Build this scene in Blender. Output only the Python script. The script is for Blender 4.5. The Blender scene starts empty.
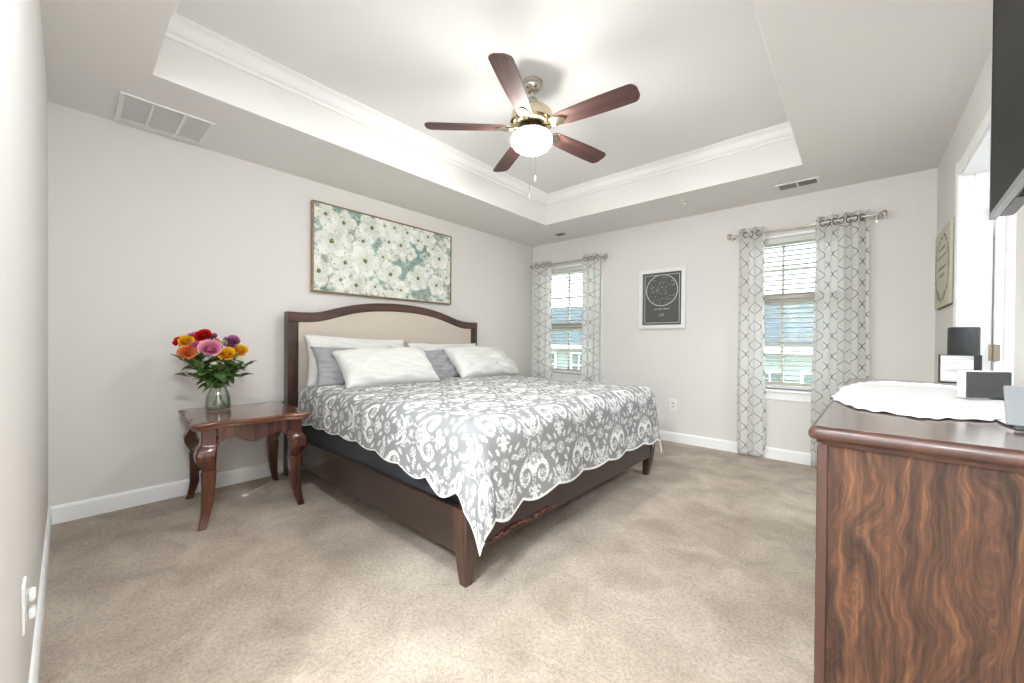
import bpy, bmesh, math, random
import numpy as np
from mathutils import Vector, Matrix
PI = math.pi
S = bpy.context.scene
COL = S.collection

# ------------------------------------------------------------------ camera
cd = bpy.data.cameras.new('camera')
cam = bpy.data.objects.new('camera', cd); COL.objects.link(cam)
yw, pt, rl = math.radians(41.398), math.radians(-0.436), math.radians(0.493)
Fv = Vector((-math.sin(yw), math.cos(yw), 0)); Rv = Vector((math.cos(yw), math.sin(yw), 0)); Uv = Vector((0, 0, 1))
F2 = Fv*math.cos(pt) + Uv*math.sin(pt); U2 = Uv*math.cos(pt) - Fv*math.sin(pt)
R3 = Rv*math.cos(rl) + U2*math.sin(rl); U3 = U2*math.cos(rl) - Rv*math.sin(rl)
M = Matrix((R3, U3, -F2)).transposed().to_4x4(); M.translation = Vector((0, 0, 1.084))
cam.matrix_world = M
cd.sensor_width = 36; cd.lens = 392.034/1024*36; cd.shift_y = (344.582-341.5)/1024
cd.clip_start = 0.02; cd.clip_end = 200
S.camera = cam

# ------------------------------------------------------------------ light
S.view_settings.view_transform = 'Standard'; S.view_settings.look = 'None'
S.view_settings.gamma = 1; S.view_settings.use_curve_mapping = False
S.view_settings.exposure = 1.46
W = bpy.data.worlds.new('sky'); S.world = W; W.use_nodes = True
bg = W.node_tree.nodes['Background']; bg.inputs[0].default_value = (0.93, 0.96, 1.0, 1); bg.inputs[1].default_value = 2.5
FAN_LIGHT = 36.0
FILL_LIGHT = 130.0  # emission of the added flush lamps

# ------------------------------------------------------------------ materials
MATS = {}
def rgb(r, g, b):
    f = lambda c: (c/255/12.92) if c/255 <= .04045 else ((c/255+.055)/1.055)**2.4
    return (f(r), f(g), f(b), 1)
def mat(name, col, rough=.6, metal=0., bump=None, spec=.5, emit=None, noise=None, coat=0.):
    """plain principled material; bump=(scale,strength), noise=(scale,amount) gives a mottled colour of the thing itself"""
    if name in MATS: return MATS[name]
    m = bpy.data.materials.new(name); m.use_nodes = True; MATS[name] = m
    nt = m.node_tree; N = nt.nodes; L = nt.links; b = N['Principled BSDF']
    b.inputs['Base Color'].default_value = col; b.inputs['Roughness'].default_value = rough
    b.inputs['Metallic'].default_value = metal; b.inputs['Specular IOR Level'].default_value = spec
    b.inputs['Coat Weight'].default_value = coat; b.inputs['Coat Roughness'].default_value = .12
    tc = N.new('ShaderNodeTexCoord')
    if noise:
        n = N.new('ShaderNodeTexNoise'); n.inputs['Scale'].default_value = noise[0]; n.inputs['Detail'].default_value = 5
        L.new(tc.outputs['Object'], n.inputs['Vector'])
        r = N.new('ShaderNodeValToRGB'); a = noise[1]
        r.color_ramp.elements[0].position = .3; r.color_ramp.elements[1].position = .7
        r.color_ramp.elements[0].color = tuple(max(0, c*(1-a)) for c in col[:3])+(1,)
        r.color_ramp.elements[1].color = tuple(min(1, c*(1+a)) for c in col[:3])+(1,)
        L.new(n.outputs['Fac'], r.inputs[0]); L.new(r.outputs[0], b.inputs['Base Color'])
    if bump:
        n = N.new('ShaderNodeTexNoise'); n.inputs['Scale'].default_value = bump[0]; n.inputs['Detail'].default_value = 4
        L.new(tc.outputs['Object'], n.inputs['Vector'])
        bp = N.new('ShaderNodeBump'); bp.inputs['Strength'].default_value = bump[1]; bp.inputs['Distance'].default_value = .01
        L.new(n.outputs['Fac'], bp.inputs['Height']); L.new(bp.outputs[0], b.inputs['Normal'])
    if emit:
        b.inputs['Emission Color'].default_value = emit[0]; b.inputs['Emission Strength'].default_value = emit[1]
    return m
def wood(name, dark, mid, light, axis='x', scale=1., rough=.35, coat=.3, figure=0.):
    if name in MATS: return MATS[name]
    m = bpy.data.materials.new(name); m.use_nodes = True; MATS[name] = m
    nt = m.node_tree; N = nt.nodes; L = nt.links; b = N['Principled BSDF']
    tc = N.new('ShaderNodeTexCoord'); mp = N.new('ShaderNodeMapping')
    s = {'x': (1.2, 22, 22), 'y': (22, 1.2, 22), 'z': (22, 22, 1.2)}[axis]
    mp.inputs['Scale'].default_value = tuple(k*scale for k in s)
    L.new(tc.outputs['Object'], mp.inputs[0])
    n = N.new('ShaderNodeTexNoise'); n.inputs['Scale'].default_value = 1.; n.inputs['Detail'].default_value = 8; n.inputs['Roughness'].default_value = .65
    n.inputs['Distortion'].default_value = .6 + figure
    L.new(mp.outputs[0], n.inputs['Vector'])
    r = N.new('ShaderNodeValToRGB'); e = r.color_ramp.elements
    e[0].position = .3; e[0].color = dark; e[1].position = .72; e[1].color = light
    k = e.new(.5); k.color = mid
    L.new(n.outputs['Fac'], r.inputs[0]); L.new(r.outputs[0], b.inputs['Base Color'])
    b.inputs['Roughness'].default_value = rough; b.inputs['Coat Weight'].default_value = coat; b.inputs['Coat Roughness'].default_value = .15
    bp = N.new('ShaderNodeBump'); bp.inputs['Strength'].default_value = .12; bp.inputs['Distance'].default_value = .003
    L.new(n.outputs['Fac'], bp.inputs['Height']); L.new(bp.outputs[0], b.inputs['Normal'])
    return m
def attr_mat(name, attr, stops, rough=.85, bump=(180, .4), translucent=0., sheen=0.):
    """colour ramp driven by a float attribute stored on the mesh"""
    m = bpy.data.materials.new(name); m.use_nodes = True; MATS[name] = m
    nt = m.node_tree; N = nt.nodes; L = nt.links; b = N['Principled BSDF']
    a = N.new('ShaderNodeAttribute'); a.attribute_name = attr
    r = N.new('ShaderNodeValToRGB'); e = r.color_ramp.elements
    e[0].position, e[0].color = stops[0]; e[1].position, e[1].color = stops[-1]
    for p, c in stops[1:-1]: q = e.new(p); q.color = c
    L.new(a.outputs['Fac'], r.inputs[0]); L.new(r.outputs[0], b.inputs['Base Color'])
    b.inputs['Roughness'].default_value = rough; b.inputs['Specular IOR Level'].default_value = .2
    b.inputs['Sheen Weight'].default_value = sheen
    if bump:
        tc = N.new('ShaderNodeTexCoord'); n = N.new('ShaderNodeTexNoise'); n.inputs['Scale'].default_value = bump[0]; n.inputs['Detail'].default_value = 3
        L.new(tc.outputs['Object'], n.inputs['Vector'])
        mx = N.new('ShaderNodeMath'); mx.operation = 'MULTIPLY_ADD'; mx.inputs[1].default_value = .5
        L.new(a.outputs['Fac'], mx.inputs[0]); L.new(n.outputs['Fac'], mx.inputs[2])
        bp = N.new('ShaderNodeBump'); bp.inputs['Strength'].default_value = bump[1]; bp.inputs['Distance'].default_value = .004
        L.new(mx.outputs[0], bp.inputs['Height']); L.new(bp.outputs[0], b.inputs['Normal'])
    return m
def clear_mat(name, tint, gloss=.12):
    if name in MATS: return MATS[name]
    m = bpy.data.materials.new(name); m.use_nodes = True; MATS[name] = m
    nt = m.node_tree; N = nt.nodes; L = nt.links; N.remove(N['Principled BSDF']); out = N['Material Output']
    t = N.new('ShaderNodeBsdfTransparent'); t.inputs[0].default_value = tint
    g = N.new('ShaderNodeBsdfGlossy'); g.inputs['Roughness'].default_value = .03
    lw = N.new('ShaderNodeLayerWeight'); lw.inputs[0].default_value = .25
    mu = N.new('ShaderNodeMath'); mu.operation = 'MULTIPLY_ADD'; mu.inputs[1].default_value = .6; mu.inputs[2].default_value = gloss*.3; mu.use_clamp = True
    L.new(lw.outputs['Fresnel'], mu.inputs[0])
    x = N.new('ShaderNodeMixShader'); L.new(mu.outputs[0], x.inputs[0]); L.new(t.outputs[0], x.inputs[1]); L.new(g.outputs[0], x.inputs[2])
    L.new(x.outputs[0], out.inputs[0])
    return m

WALL = mat('wall_paint', rgb(229, 226, 222), .9, bump=(350, .04), spec=.2)
WALLCEIL = mat('tray_paint', rgb(240, 238, 235), .92, bump=(350, .04), spec=.2)
WHITECEIL = mat('white_ceiling_paint', rgb(240, 240, 240), .92, bump=(350, .03), spec=.2)
TRIM = mat('white_trim_paint', rgb(250, 250, 250), .4, spec=.4)
WHITEPL = mat('white_plastic', rgb(238, 238, 236), .4)
NICKEL = mat('brushed_nickel', rgb(205, 200, 190), .25, 1.)
BLACK = mat('black_plastic', rgb(28, 28, 30), .4)

# ------------------------------------------------------------------ mesh helpers
ORG = {}
def link(name, bm, m, parent=None, smooth=False, mods=None):
    """bm is in world coordinates; children are stored relative to their thing"""
    me = bpy.data.meshes.new(name)
    if isinstance(bm, bmesh.types.BMesh):
        bm.normal_update()
        o0 = ORG.get(parent.name) if parent else None
        if o0 is not None: bmesh.ops.translate(bm, vec=-o0, verts=bm.verts)
        bm.to_mesh(me); bm.free()
    else:
        vs, fs = bm
        o0 = ORG.get(parent.name) if parent else None
        if o0 is not None: vs = [(v[0]-o0.x, v[1]-o0.y, v[2]-o0.z) for v in vs]
        me.from_pydata([tuple(map(float, v)) for v in vs], [], [tuple(int(k) for k in f) for f in fs]); me.update()
    if isinstance(m, (list, tuple)):
        for k in m: me.materials.append(k)
    else: me.materials.append(m)
    if smooth:
        for p in me.polygons: p.use_smooth = True
        if smooth == 'auto': me.set_sharp_from_angle(angle=math.radians(40))
    o = bpy.data.objects.new(name, me); COL.objects.link(o)
    if parent:
        o.parent = parent; ORG[o.name] = ORG[parent.name]
    else: ORG[o.name] = Vector((0, 0, 0))
    return o
def tag(o, label=None, cat=None, group=None, kind=None):
    if label: o['label'] = label
    if cat: o['category'] = cat
    if group: o['group'] = group
    if kind: o['kind'] = kind
    return o
def thing(name, label, cat, loc=(0, 0, 0), group=None):
    o = bpy.data.objects.new(name, None); COL.objects.link(o); o.location = loc; o.empty_display_size = .1
    ORG[o.name] = Vector(loc)
    return tag(o, label, cat, group)
def struct(name, bm, m, **k):
    o = link(name, bm, m, **k); o['kind'] = 'structure'; return o
def T(o, rz, pivot=None):
    o.rotation_euler = (0, 0, rz)
def NB(): return bmesh.new()
def box(bm, a, b, bev=0., seg=2, rz=0., piv=None):
    """box between two corners; rz turns it about piv"""
    c = [(a[i]+b[i])/2 for i in range(3)]; s = [abs(b[i]-a[i]) for i in range(3)]
    r = bmesh.ops.create_cube(bm, size=1); vs = r['verts']
    for v in vs: v.co = Vector((v.co.x*s[0]+c[0], v.co.y*s[1]+c[1], v.co.z*s[2]+c[2]))
    if bev > 0:
        es = list({e for v in vs for e in v.link_edges})
        r = bmesh.ops.bevel(bm, geom=es, offset=min(bev, min(s)*.48), segments=seg, affect='EDGES', profile=.5)
        vs = list({v for f in r['faces'] for v in f.verts} | {v for v in vs if v.is_valid})
    if rz:
        bmesh.ops.rotate(bm, verts=vs, cent=Vector(piv or c), matrix=Matrix.Rotation(rz, 3, 'Z'))
    return vs
def lathe(bm, cx, cy, prof, n=32, caps=True, axis='z', cz=0.):
    """prof = [(radius, height)]"""
    rings = []
    for r, h in prof:
        ring = []
        for k in range(n):
            t = 2*PI*k/n; a, b = r*math.cos(t), r*math.sin(t)
            co = {'z': (cx+a, cy+b, h), 'x': (h, cx+a, cy+b), 'y': (cx+a, h, cy+b)}[axis]
            ring.append(bm.verts.new(co))
        rings.append(ring)
    for i in range(len(rings)-1):
        for k in range(n):
            bm.faces.new((rings[i][k], rings[i][(k+1) % n], rings[i+1][(k+1) % n], rings[i+1][k]))
    if caps:
        bm.faces.new(rings[0][::-1]); bm.faces.new(rings[-1])
    bmesh.ops.recalc_face_normals(bm, faces=bm.faces)
def tube(bm, pts, r, n=8, closed=False, caps=True):
    pts = [Vector(p) for p in pts]; rs = r if isinstance(r, (list, tuple)) else [r]*len(pts)
    up = Vector((0, 0, 1)); rings = []; pn = None
    for i, p in enumerate(pts):
        if closed: d = pts[(i+1) % len(pts)]-pts[i-1]
        else: d = pts[min(i+1, len(pts)-1)]-pts[max(i-1, 0)]
        d.normalize()
        if pn is None:
            a = d.cross(up)
            if a.length < .05: a = d.cross(Vector((1, 0, 0)))
        else: a = pn - d*pn.dot(d)
        a.normalize(); pn = a; b = d.cross(a)
        rings.append([bm.verts.new(p + a*rs[i]*math.cos(2*PI*k/n) + b*rs[i]*math.sin(2*PI*k/n)) for k in range(n)])
    m = len(rings)
    for i in range(m if closed else m-1):
        A, B = rings[i], rings[(i+1) % m]
        for k in range(n): bm.faces.new((A[k], A[(k+1) % n], B[(k+1) % n], B[k]))
    if caps and not closed: bm.faces.new(rings[0][::-1]); bm.faces.new(rings[-1])
def prism(bm, poly, z0, z1, plane='xy'):
    """poly extruded along the third axis between z0 and z1"""
    f = {'xy': lambda a, b, c: (a, b, c), 'yz': lambda a, b, c: (c, a, b), 'xz': lambda a, b, c: (a, c, b)}[plane]
    A = [bm.verts.new(f(p[0], p[1], z0)) for p in poly]; B = [bm.verts.new(f(p[0], p[1], z1)) for p in poly]
    n = len(poly); fs = [bm.faces.new(A[::-1]), bm.faces.new(B)]
    for k in range(n): fs.append(bm.faces.new((A[k], A[(k+1) % n], B[(k+1) % n], B[k])))
    bmesh.ops.recalc_face_normals(bm, faces=fs)
    return A+B
def loft(bm, secs, closed_ends=True):
    """secs: list of equal-length loops"""
    R = [[bm.verts.new(p) for p in s] for s in secs]; n = len(R[0]); fs = []
    for i in range(len(R)-1):
        for k in range(n): fs.append(bm.faces.new((R[i][k], R[i][(k+1) % n], R[i+1][(k+1) % n], R[i+1][k])))
    if closed_ends: fs.append(bm.faces.new(R[0][::-1])); fs.append(bm.faces.new(R[-1]))
    bmesh.ops.recalc_face_normals(bm, faces=fs)
def grid(nu, nv, fn):
    vs = [fn(i/nu, j/nv) for j in range(nv+1) for i in range(nu+1)]
    fs = [(j*(nu+1)+i, j*(nu+1)+i+1, (j+1)*(nu+1)+i+1, (j+1)*(nu+1)+i) for j in range(nv) for i in range(nu)]
    return vs, fs
def set_attr(o, name, vals):
    a = o.data.attributes.new(name, 'FLOAT', 'POINT'); a.data.foreach_set('value', np.asarray(vals, dtype=np.float32).ravel())
def set_col(o, name, cols):
    a = o.data.attributes.new(name, 'FLOAT_COLOR', 'POINT')
    c = np.ones((len(cols), 4), dtype=np.float32); c[:, :3] = cols; a.data.foreach_set('color', c.ravel())
def interp(xs, ys, x): return float(np.interp(x, xs, ys))
def smooth_interp(xs, ys, n=64):
    """Catmull-Rom through the given points, resampled"""
    out = []; P = list(zip(xs, ys)); P = [(2*P[0][0]-P[1][0], 2*P[0][1]-P[1][1])]+P+[(2*P[-1][0]-P[-2][0], 2*P[-1][1]-P[-2][1])]
    m = max(2, n//(len(P)-3))
    for i in range(1, len(P)-2):
        for k in range(m):
            t = k/m; a, b, c, d = P[i-1], P[i], P[i+1], P[i+2]
            out.append(tuple(.5*((2*b[j])+(-a[j]+c[j])*t+(2*a[j]-5*b[j]+4*c[j]-d[j])*t*t+(-a[j]+3*b[j]-3*c[j]+d[j])*t**3) for j in (0, 1)))
    out.append(P[-2]); return out
# ------------------------------------------------------------------ room
XL, XR, YF, YB, H = -3.5, .445, -.073, 4.403, 2.44
HX, HY = -1.02, -2.3                    # the short entry passage the photographer stands in
WT = .14
W1 = (-3.36, -2.41, .66, 2.08); W2 = (-.845, -.05, .66, 2.08)
DY0, DY1, DZ = 2.44, 3.46, 2.09         # doorway in the right wall
# floor: carpet
def carpet():
    m = bpy.data.materials.new('beige_carpet'); m.use_nodes = True; nt = m.node_tree; N = nt.nodes; L = nt.links; b = N['Principled BSDF']
    tc = N.new('ShaderNodeTexCoord')
    def noi(sc, det, rough=.55, dist=0.):
        n = N.new('ShaderNodeTexNoise'); n.inputs['Scale'].default_value = sc; n.inputs['Detail'].default_value = det
        n.inputs['Roughness'].default_value = rough; n.inputs['Distortion'].default_value = dist
        L.new(tc.outputs['Object'], n.inputs['Vector']); return n
    big = noi(4.0, 8, .62, .45); fine = noi(70, 5, .75); vor = noi(240, 2)
    r1 = N.new('ShaderNodeValToRGB'); e = r1.color_ramp.elements
    e[0].position = .33; e[0].color = rgb(186, 168, 149); e[1].position = .64; e[1].color = rgb(222, 206, 187)
    L.new(big.outputs['Fac'], r1.inputs[0])
    r2 = N.new('ShaderNodeValToRGB'); e = r2.color_ramp.elements
    e[0].position = .36; e[0].color = (.50, .47, .44, 1); e[1].position = .56; e[1].color = (1, 1, 1, 1)
    L.new(fine.outputs['Fac'], r2.inputs[0])
    mx = N.new('ShaderNodeMix'); mx.data_type = 'RGBA'; mx.blend_type = 'MULTIPLY'; mx.inputs[0].default_value = .6
    L.new(r1.outputs[0], mx.inputs[6]); L.new(r2.outputs[0], mx.inputs[7]); L.new(mx.outputs[2], b.inputs['Base Color'])
    b.inputs['Roughness'].default_value = 1; b.inputs['Specular IOR Level'].default_value = .1; b.inputs['Sheen Weight'].default_value = .15
    ad = N.new('ShaderNodeMath'); ad.operation = 'ADD'; L.new(fine.outputs['Fac'], ad.inputs[0]); L.new(vor.outputs['Fac'], ad.inputs[1])
    bp = N.new('ShaderNodeBump'); bp.inputs['Strength'].default_value = .9; bp.inputs['Distance'].default_value = .012
    L.new(ad.outputs[0], bp.inputs['Height']); L.new(bp.outputs[0], b.inputs['Normal'])
    return m
bm = NB(); box(bm, (XL-WT, YF-WT, -.06), (XR+WT, YB+WT, 0)); box(bm, (HX-WT, HY-WT, -.06), (XR+WT, YF-WT, 0))
struct('floor', bm, carpet())
# walls
def wall_with_holes(name, axis, pos0, pos1, a0, a1, z0, z1, holes, m=WALL):
    """axis 'y': wall lies along x at y pos0..pos1 (and the other way round)"""
    xs = sorted({a0, a1} | {h[0] for h in holes} | {h[1] for h in holes}); zs = sorted({z0, z1} | {h[2] for h in holes} | {h[3] for h in holes})
    bm = NB(); vd = {}
    def V(i, k, s):
        key = (i, k, s)
        if key not in vd:
            p = (pos0, pos1)[s]; vd[key] = bm.verts.new((xs[i], p, zs[k]) if axis == 'y' else (p, xs[i], zs[k]))
        return vd[key]
    solid = lambda i, k: 0 <= i < len(xs)-1 and 0 <= k < len(zs)-1 and not any(h[0] <= (xs[i]+xs[i+1])/2 <= h[1] and h[2] <= (zs[k]+zs[k+1])/2 <= h[3] for h in holes)
    fs = []
    for i in range(len(xs)-1):
        for k in range(len(zs)-1):
            if not solid(i, k): continue
            for s in (0, 1): fs.append(bm.faces.new([V(i, k, s), V(i+1, k, s), V(i+1, k+1, s), V(i, k+1, s)]))
            for (di, dk, A, B) in ((-1, 0, (i, k), (i, k+1)), (1, 0, (i+1, k), (i+1, k+1)), (0, -1, (i, k), (i+1, k)), (0, 1, (i, k+1), (i+1, k+1))):
                if not solid(i+di, k+dk): fs.append(bm.faces.new([V(*A, 0), V(*B, 0), V(*B, 1), V(*A, 1)]))
    bmesh.ops.recalc_face_normals(bm, faces=fs)
    return struct(name, bm, m)
bm = NB(); box(bm, (XL-WT, YF-WT, 0), (XL, YB+WT, 2.95)); struct('wall_left', bm, WALL)
wall_with_holes('wall_back', 'y', YB, YB+WT, XL, XR, 0, 2.95, [W1, W2])
wall_with_holes('wall_right', 'x', XR, XR+.115, HY-WT, YB+WT, 0, 2.95, [(DY0, DY1, 0, DZ)])
bm = NB(); box(bm, (XL, YF-WT, 0), (HX, YF, 2.95)); struct('wall_front', bm, WALL)
bm = NB(); box(bm, (HX-WT, HY, 0), (HX, YF-WT, 2.95)); box(bm, (HX-WT, HY-WT, 0), (XR, HY, 2.95)); struct('wall_entry', bm, WALL)
# ceiling: low border, painted risers, higher white field
TX0, TX1, TY0, TY1, TZ, CZ, CE = -2.732, -.327, .289, 3.672, 2.662, 2.761, .08
bm = NB()
def quad(bm, *p): return bm.faces.new([bm.verts.new(q) for q in p])
X0, X1, Y0, Y1 = XL, XR, HY, YB
for a, b in (((X0, Y0), (X1, TY0)), ((X0, TY1), (X1, Y1)), ((X0, TY0), (TX0, TY1)), ((TX1, TY0), (X1, TY1))):
    if a[1] == HY: box(bm, (HX, HY, H), (X1, YF-WT, H+.06)); box(bm, (X0, YF, H), (X1, TY0, H+.06)); box(bm, (HX, YF-WT, H), (X1, YF, H+.06)); continue
    box(bm, (a[0], a[1], H), (b[0], b[1], H+.06))
for a, b in (((TX0-.06, TY0-.06), (TX0, TY1+.06)), ((TX1, TY0-.06), (TX1+.06, TY1+.06)), ((TX0, TY0-.06), (TX1, TY0)), ((TX0, TY1), (TX1, TY1+.06))):
    box(bm, (a[0], a[1], H+.06), (b[0], b[1], 2.83))
struct('ceiling', bm, WALLCEIL)
bm = NB(); box(bm, (TX0-.06, TY0-.06, CZ), (TX1+.06, TY1+.06, CZ+.06)); struct('ceiling_tray', bm, WHITECEIL)
# crown moulding round the tray
prof = [(0, TZ), (.012, TZ), (.016, TZ+.012)]
for k in range(7):
    t = k/6; prof.append((.016+(CE-.026)*t+.006*math.sin(PI*2*t), TZ+.018+(CZ-TZ-.034)*t-.006*math.sin(PI*2*t)))
prof += [(CE-.008, CZ-.012), (CE, CZ-.008), (CE, CZ), (0, CZ)]
bm = NB(); rings = []
for sx, sy, cx, cy in ((1, 1, TX0, TY0), (-1, 1, TX1, TY0), (-1, -1, TX1, TY1), (1, -1, TX0, TY1)):
    rings.append([bm.verts.new((cx+sx*p[0], cy+sy*p[0], p[1])) for p in prof])
fs = []
for i in range(4):
    A, B = rings[i], rings[(i+1) % 4]
    for k in range(len(prof)): fs.append(bm.faces.new((A[k], A[(k+1) % len(prof)], B[(k+1) % len(prof)], B[k])))
bmesh.ops.recalc_face_normals(bm, faces=fs)
struct('trim_1', bm, TRIM)
# baseboards
def baseboard(name, p, q, nrm):
    """runs from p to q on the floor, nrm points into the room"""
    t, h = .014, .105; sec = [(0, 0), (t, 0), (t, h-.016), (t*.75, h-.006), (t*.45, h), (0, h)]
    bm = NB(); loft(bm, [[(e[0]+nrm[0]*s[0], e[1]+nrm[1]*s[0], s[1]) for s in sec] for e in (p, q)])
    return struct(name, bm, TRIM)
baseboard('baseboard_left', (XL, YF), (XL, YB), (1, 0))
baseboard('baseboard_back', (XL+.014, YB), (XR-.014, YB), (0, -1))
baseboard('baseboard_front', (XL+.014, YF), (HX, YF), (0, 1))
baseboard('baseboard_right', (XR, DY1+.075), (XR, YB), (-1, 0))
baseboard('baseboard_right_near', (XR, HY), (XR, DY0-.075), (-1, 0))
# windows: frame, sashes, glass, sill and apron
GLASS = clear_mat('window_glass', (.93, .97, .97, 1), .1)
VINYL = mat('window_vinyl', rgb(206, 198, 182), .45)
def window(n, w, mul, rail):
    x0, x1, z0, z1 = w; y = YB+.06
    fr = NB(); f = .035
    for a, b in (((x0, z0), (x0+f, z1)), ((x1-f, z0), (x1, z1)), ((x0+f, z0), (x1-f, z0+f)), ((x0+f, z1-f), (x1-f, z1))):
        box(fr, (a[0], y, a[1]), (b[0], y+.07, b[1]), .004)
    root = struct('window_%d' % n, fr, TRIM)
    m = NB(); box(m, (x0+f, y-.004, rail-.022), (x1-f, y+.03, rail+.022), .005); link('meeting_rail', m, VINYL, root)
    for zz0, zz1, nm in ((z0+f, rail-.022, 'lower_sash'), (rail+.022, z1-f, 'upper_sash')):
        m = NB(); g = .028; yy = y+.004
        for a, b in (((x0+f, zz0), (x0+f+g, zz1)), ((x1-f-g, zz0), (x1-f, zz1)), ((x0+f+g, zz0), (x1-f-g, zz0+g)), ((x0+f+g, zz1-g), (x1-f-g, zz1)),
                     ((mul-.011, zz0+g), (mul+.011, zz1-g)), ((x0+f+g, (zz0+zz1)/2-.011), (mul-.011, (zz0+zz1)/2+.011)), ((mul+.011, (zz0+zz1)/2-.011), (x1-f-g, (zz0+zz1)/2+.011))):
            box(m, (a[0], yy, a[1]), (b[0], yy+.024, b[1]), .003)
        s = link(nm, m, VINYL, root)
        m = NB(); box(m, (x0+f+g, yy+.028, zz0), (x1-f-g, yy+.032, zz1)); link('pane', m, GLASS, s)
    m = NB(); box(m, (x0-.05, YB-.035, z0-.028), (x1+.05, y, z0), .006); link('sill', m, TRIM, root)
    m = NB(); box(m, (x0-.03, YB-.014, z0-.10), (x1+.03, YB, z0-.03), .004); link('apron', m, TRIM, root)
    m = NB()
    for a, b in (((x0-.02, z0), (x0, z1+.02)), ((x1, z0), (x1+.02, z1+.02)), ((x0, z1), (x1, z1+.02))):
        box(m, (a[0], YB-.006, a[1]), (b[0], YB, b[1]), .002)
    link('casing', m, TRIM, root)
window(1, W1, -2.925, 1.30); window(2, W2, -.535, 1.50)
# horizontal blinds
SLAT = mat('blind_slat_backlit', rgb(212, 212, 210), .5)  # white slats greyed, their backlit shade put into the colour
def blind(w, label):
    x0, x1, z0, z1 = w; x0 += .012; x1 -= .012; yc = YB+.028
    root = thing('window_blind', label, 'blind', ((x0+x1)/2, yc, z1), 'white blinds in the back windows')
    m = NB(); box(m, (x0, yc-.026, z1-.055), (x1, yc+.028, z1-.002), .004); link('head_rail', m, SLAT, root)
    m = NB(); z = z1-.085
    while z > z0+.05:
        sec = [(-.024, -.003), (-.012, .0015), (0, .003), (.012, .0015), (.024, -.003), (.024, -.0005), (.012, .004), (0, .0055), (-.012, .004), (-.024, -.0005)]
        a = math.radians(-11); r = [(s[0]*math.cos(a)-s[1]*math.sin(a), s[0]*math.sin(a)+s[1]*math.cos(a)) for s in sec]
        loft(m, [[(x, yc+p[0], z+p[1]) for p in r] for x in (x0+.004, x1-.004)]); z -= .0445
    link('slats', m, SLAT, root)
    m = NB(); box(m, (x0+.004, yc-.024, z0+.006), (x1-.004, yc+.024, z0+.026), .004); link('bottom_rail', m, SLAT, root)
    for f in (.16, .84):
        m = NB(); x = x0+(x1-x0)*f
        tube(m, [(x, yc-.027, z1-.05), (x, yc-.027, z0+.02)], .0012, 5); tube(m, [(x, yc+.027, z1-.05), (x, yc+.027, z0+.02)], .0012, 5)
        link('ladder_cord', m, SLAT, root)
blind(W1, 'white slatted blind in the window beside the bed corner'); blind(W2, 'white slatted blind in the window nearer the dresser')
# doorway: jambs, casing, the open door and the white room behind it
m = NB(); jt = .018
box(m, (XR-.004, DY1-jt, 0), (XR+.119, DY1, DZ)); box(m, (XR-.004, DY0, 0), (XR+.119, DY0+jt, DZ)); box(m, (XR-.004, DY0+jt, DZ-jt), (XR+.119, DY1-jt, DZ))
box(m, (XR+.05, DY1-jt-.012, 0), (XR+.085, DY1-jt, DZ-jt))
struct('trim_2', m, TRIM)
m = NB(); cw = .07
sec = [(0, 0), (0, .012), (.01, .017), (.05, .019), (.065, .013), (.07, 0)]
def casing_leg(y0, sgn): loft(m, [[(XR-s[1], y0+sgn*s[0], z) for s in sec] for z in (0, DZ+.07)])
casing_leg(DY1-.004, 1); casing_leg(DY0+.004, -1)
loft(m, [[(XR-s[1], y, DZ-.004+s[0]) for s in sec] for y in (DY0, DY1)])
struct('trim_3', m, TRIM)
dy = DY1-.022
m = NB(); box(m, (XR+.125, dy-.036, .012), (XR+.125+.80, dy, DZ-.022), .003)
DOOR = struct('door_1', m, TRIM)
for zz0, zz1 in ((.2, .85), (1.0, 1.92)):
    m = NB(); box(m, (XR+.125+.12, dy-.044, zz0), (XR+.125+.68, dy-.0365, zz1), .004, 2); link('door_panel', m, TRIM, DOOR)
m = NB(); lathe(m, XR+.86, 1.0, [(.012, dy-.09), (.026, dy-.085), (.029, dy-.07), (.022, dy-.055), (.012, dy-.05), (.012, dy-.036)], 20, axis='y'); tag(link('door_knob', m, NICKEL, DOOR, smooth=True), 'brushed metal door knob')
BRASS = mat('worn_brass', rgb(150, 138, 120), .45, .6)
for zz in (.25, 1.045, 1.85):
    m = NB(); box(m, (XR+.102, dy-.042, zz-.045), (XR+.119, dy-.0375, zz+.045), .001); box(m, (XR+.127, dy-.042, zz-.045), (XR+.144, dy-.0375, zz+.045), .001)
    lathe(m, XR+.123, dy-.045, [(.0065, zz-.048), (.0065, zz+.048)], 12); tag(link('hinge', m, BRASS, DOOR), 'brass door hinge')
m = NB(); bx0, bx1, by0, by1 = XR+.115, 2.3, 1.6, 4.0
box(m, (bx0, by1, 0), (bx1, by1+.1, H)); box(m, (bx1, by0, 0), (bx1+.1, by1, H)); box(m, (bx0, by0-.1, 0), (bx1, by0, H)); struct('wall_adjoining_room', m, WALL)
m = NB(); box(m, (bx0, by0-.1, -.06), (bx1+.1, by1+.1, 0)); struct('floor_adjoining_room', m, mat('pale_tile', rgb(205, 202, 196), .35, noise=(6, .05)))
m = NB(); box(m, (bx0, by0-.1, H), (bx1+.1, by1+.1, H+.06)); struct('ceiling_adjoining_room', m, WHITECEIL)
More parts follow.
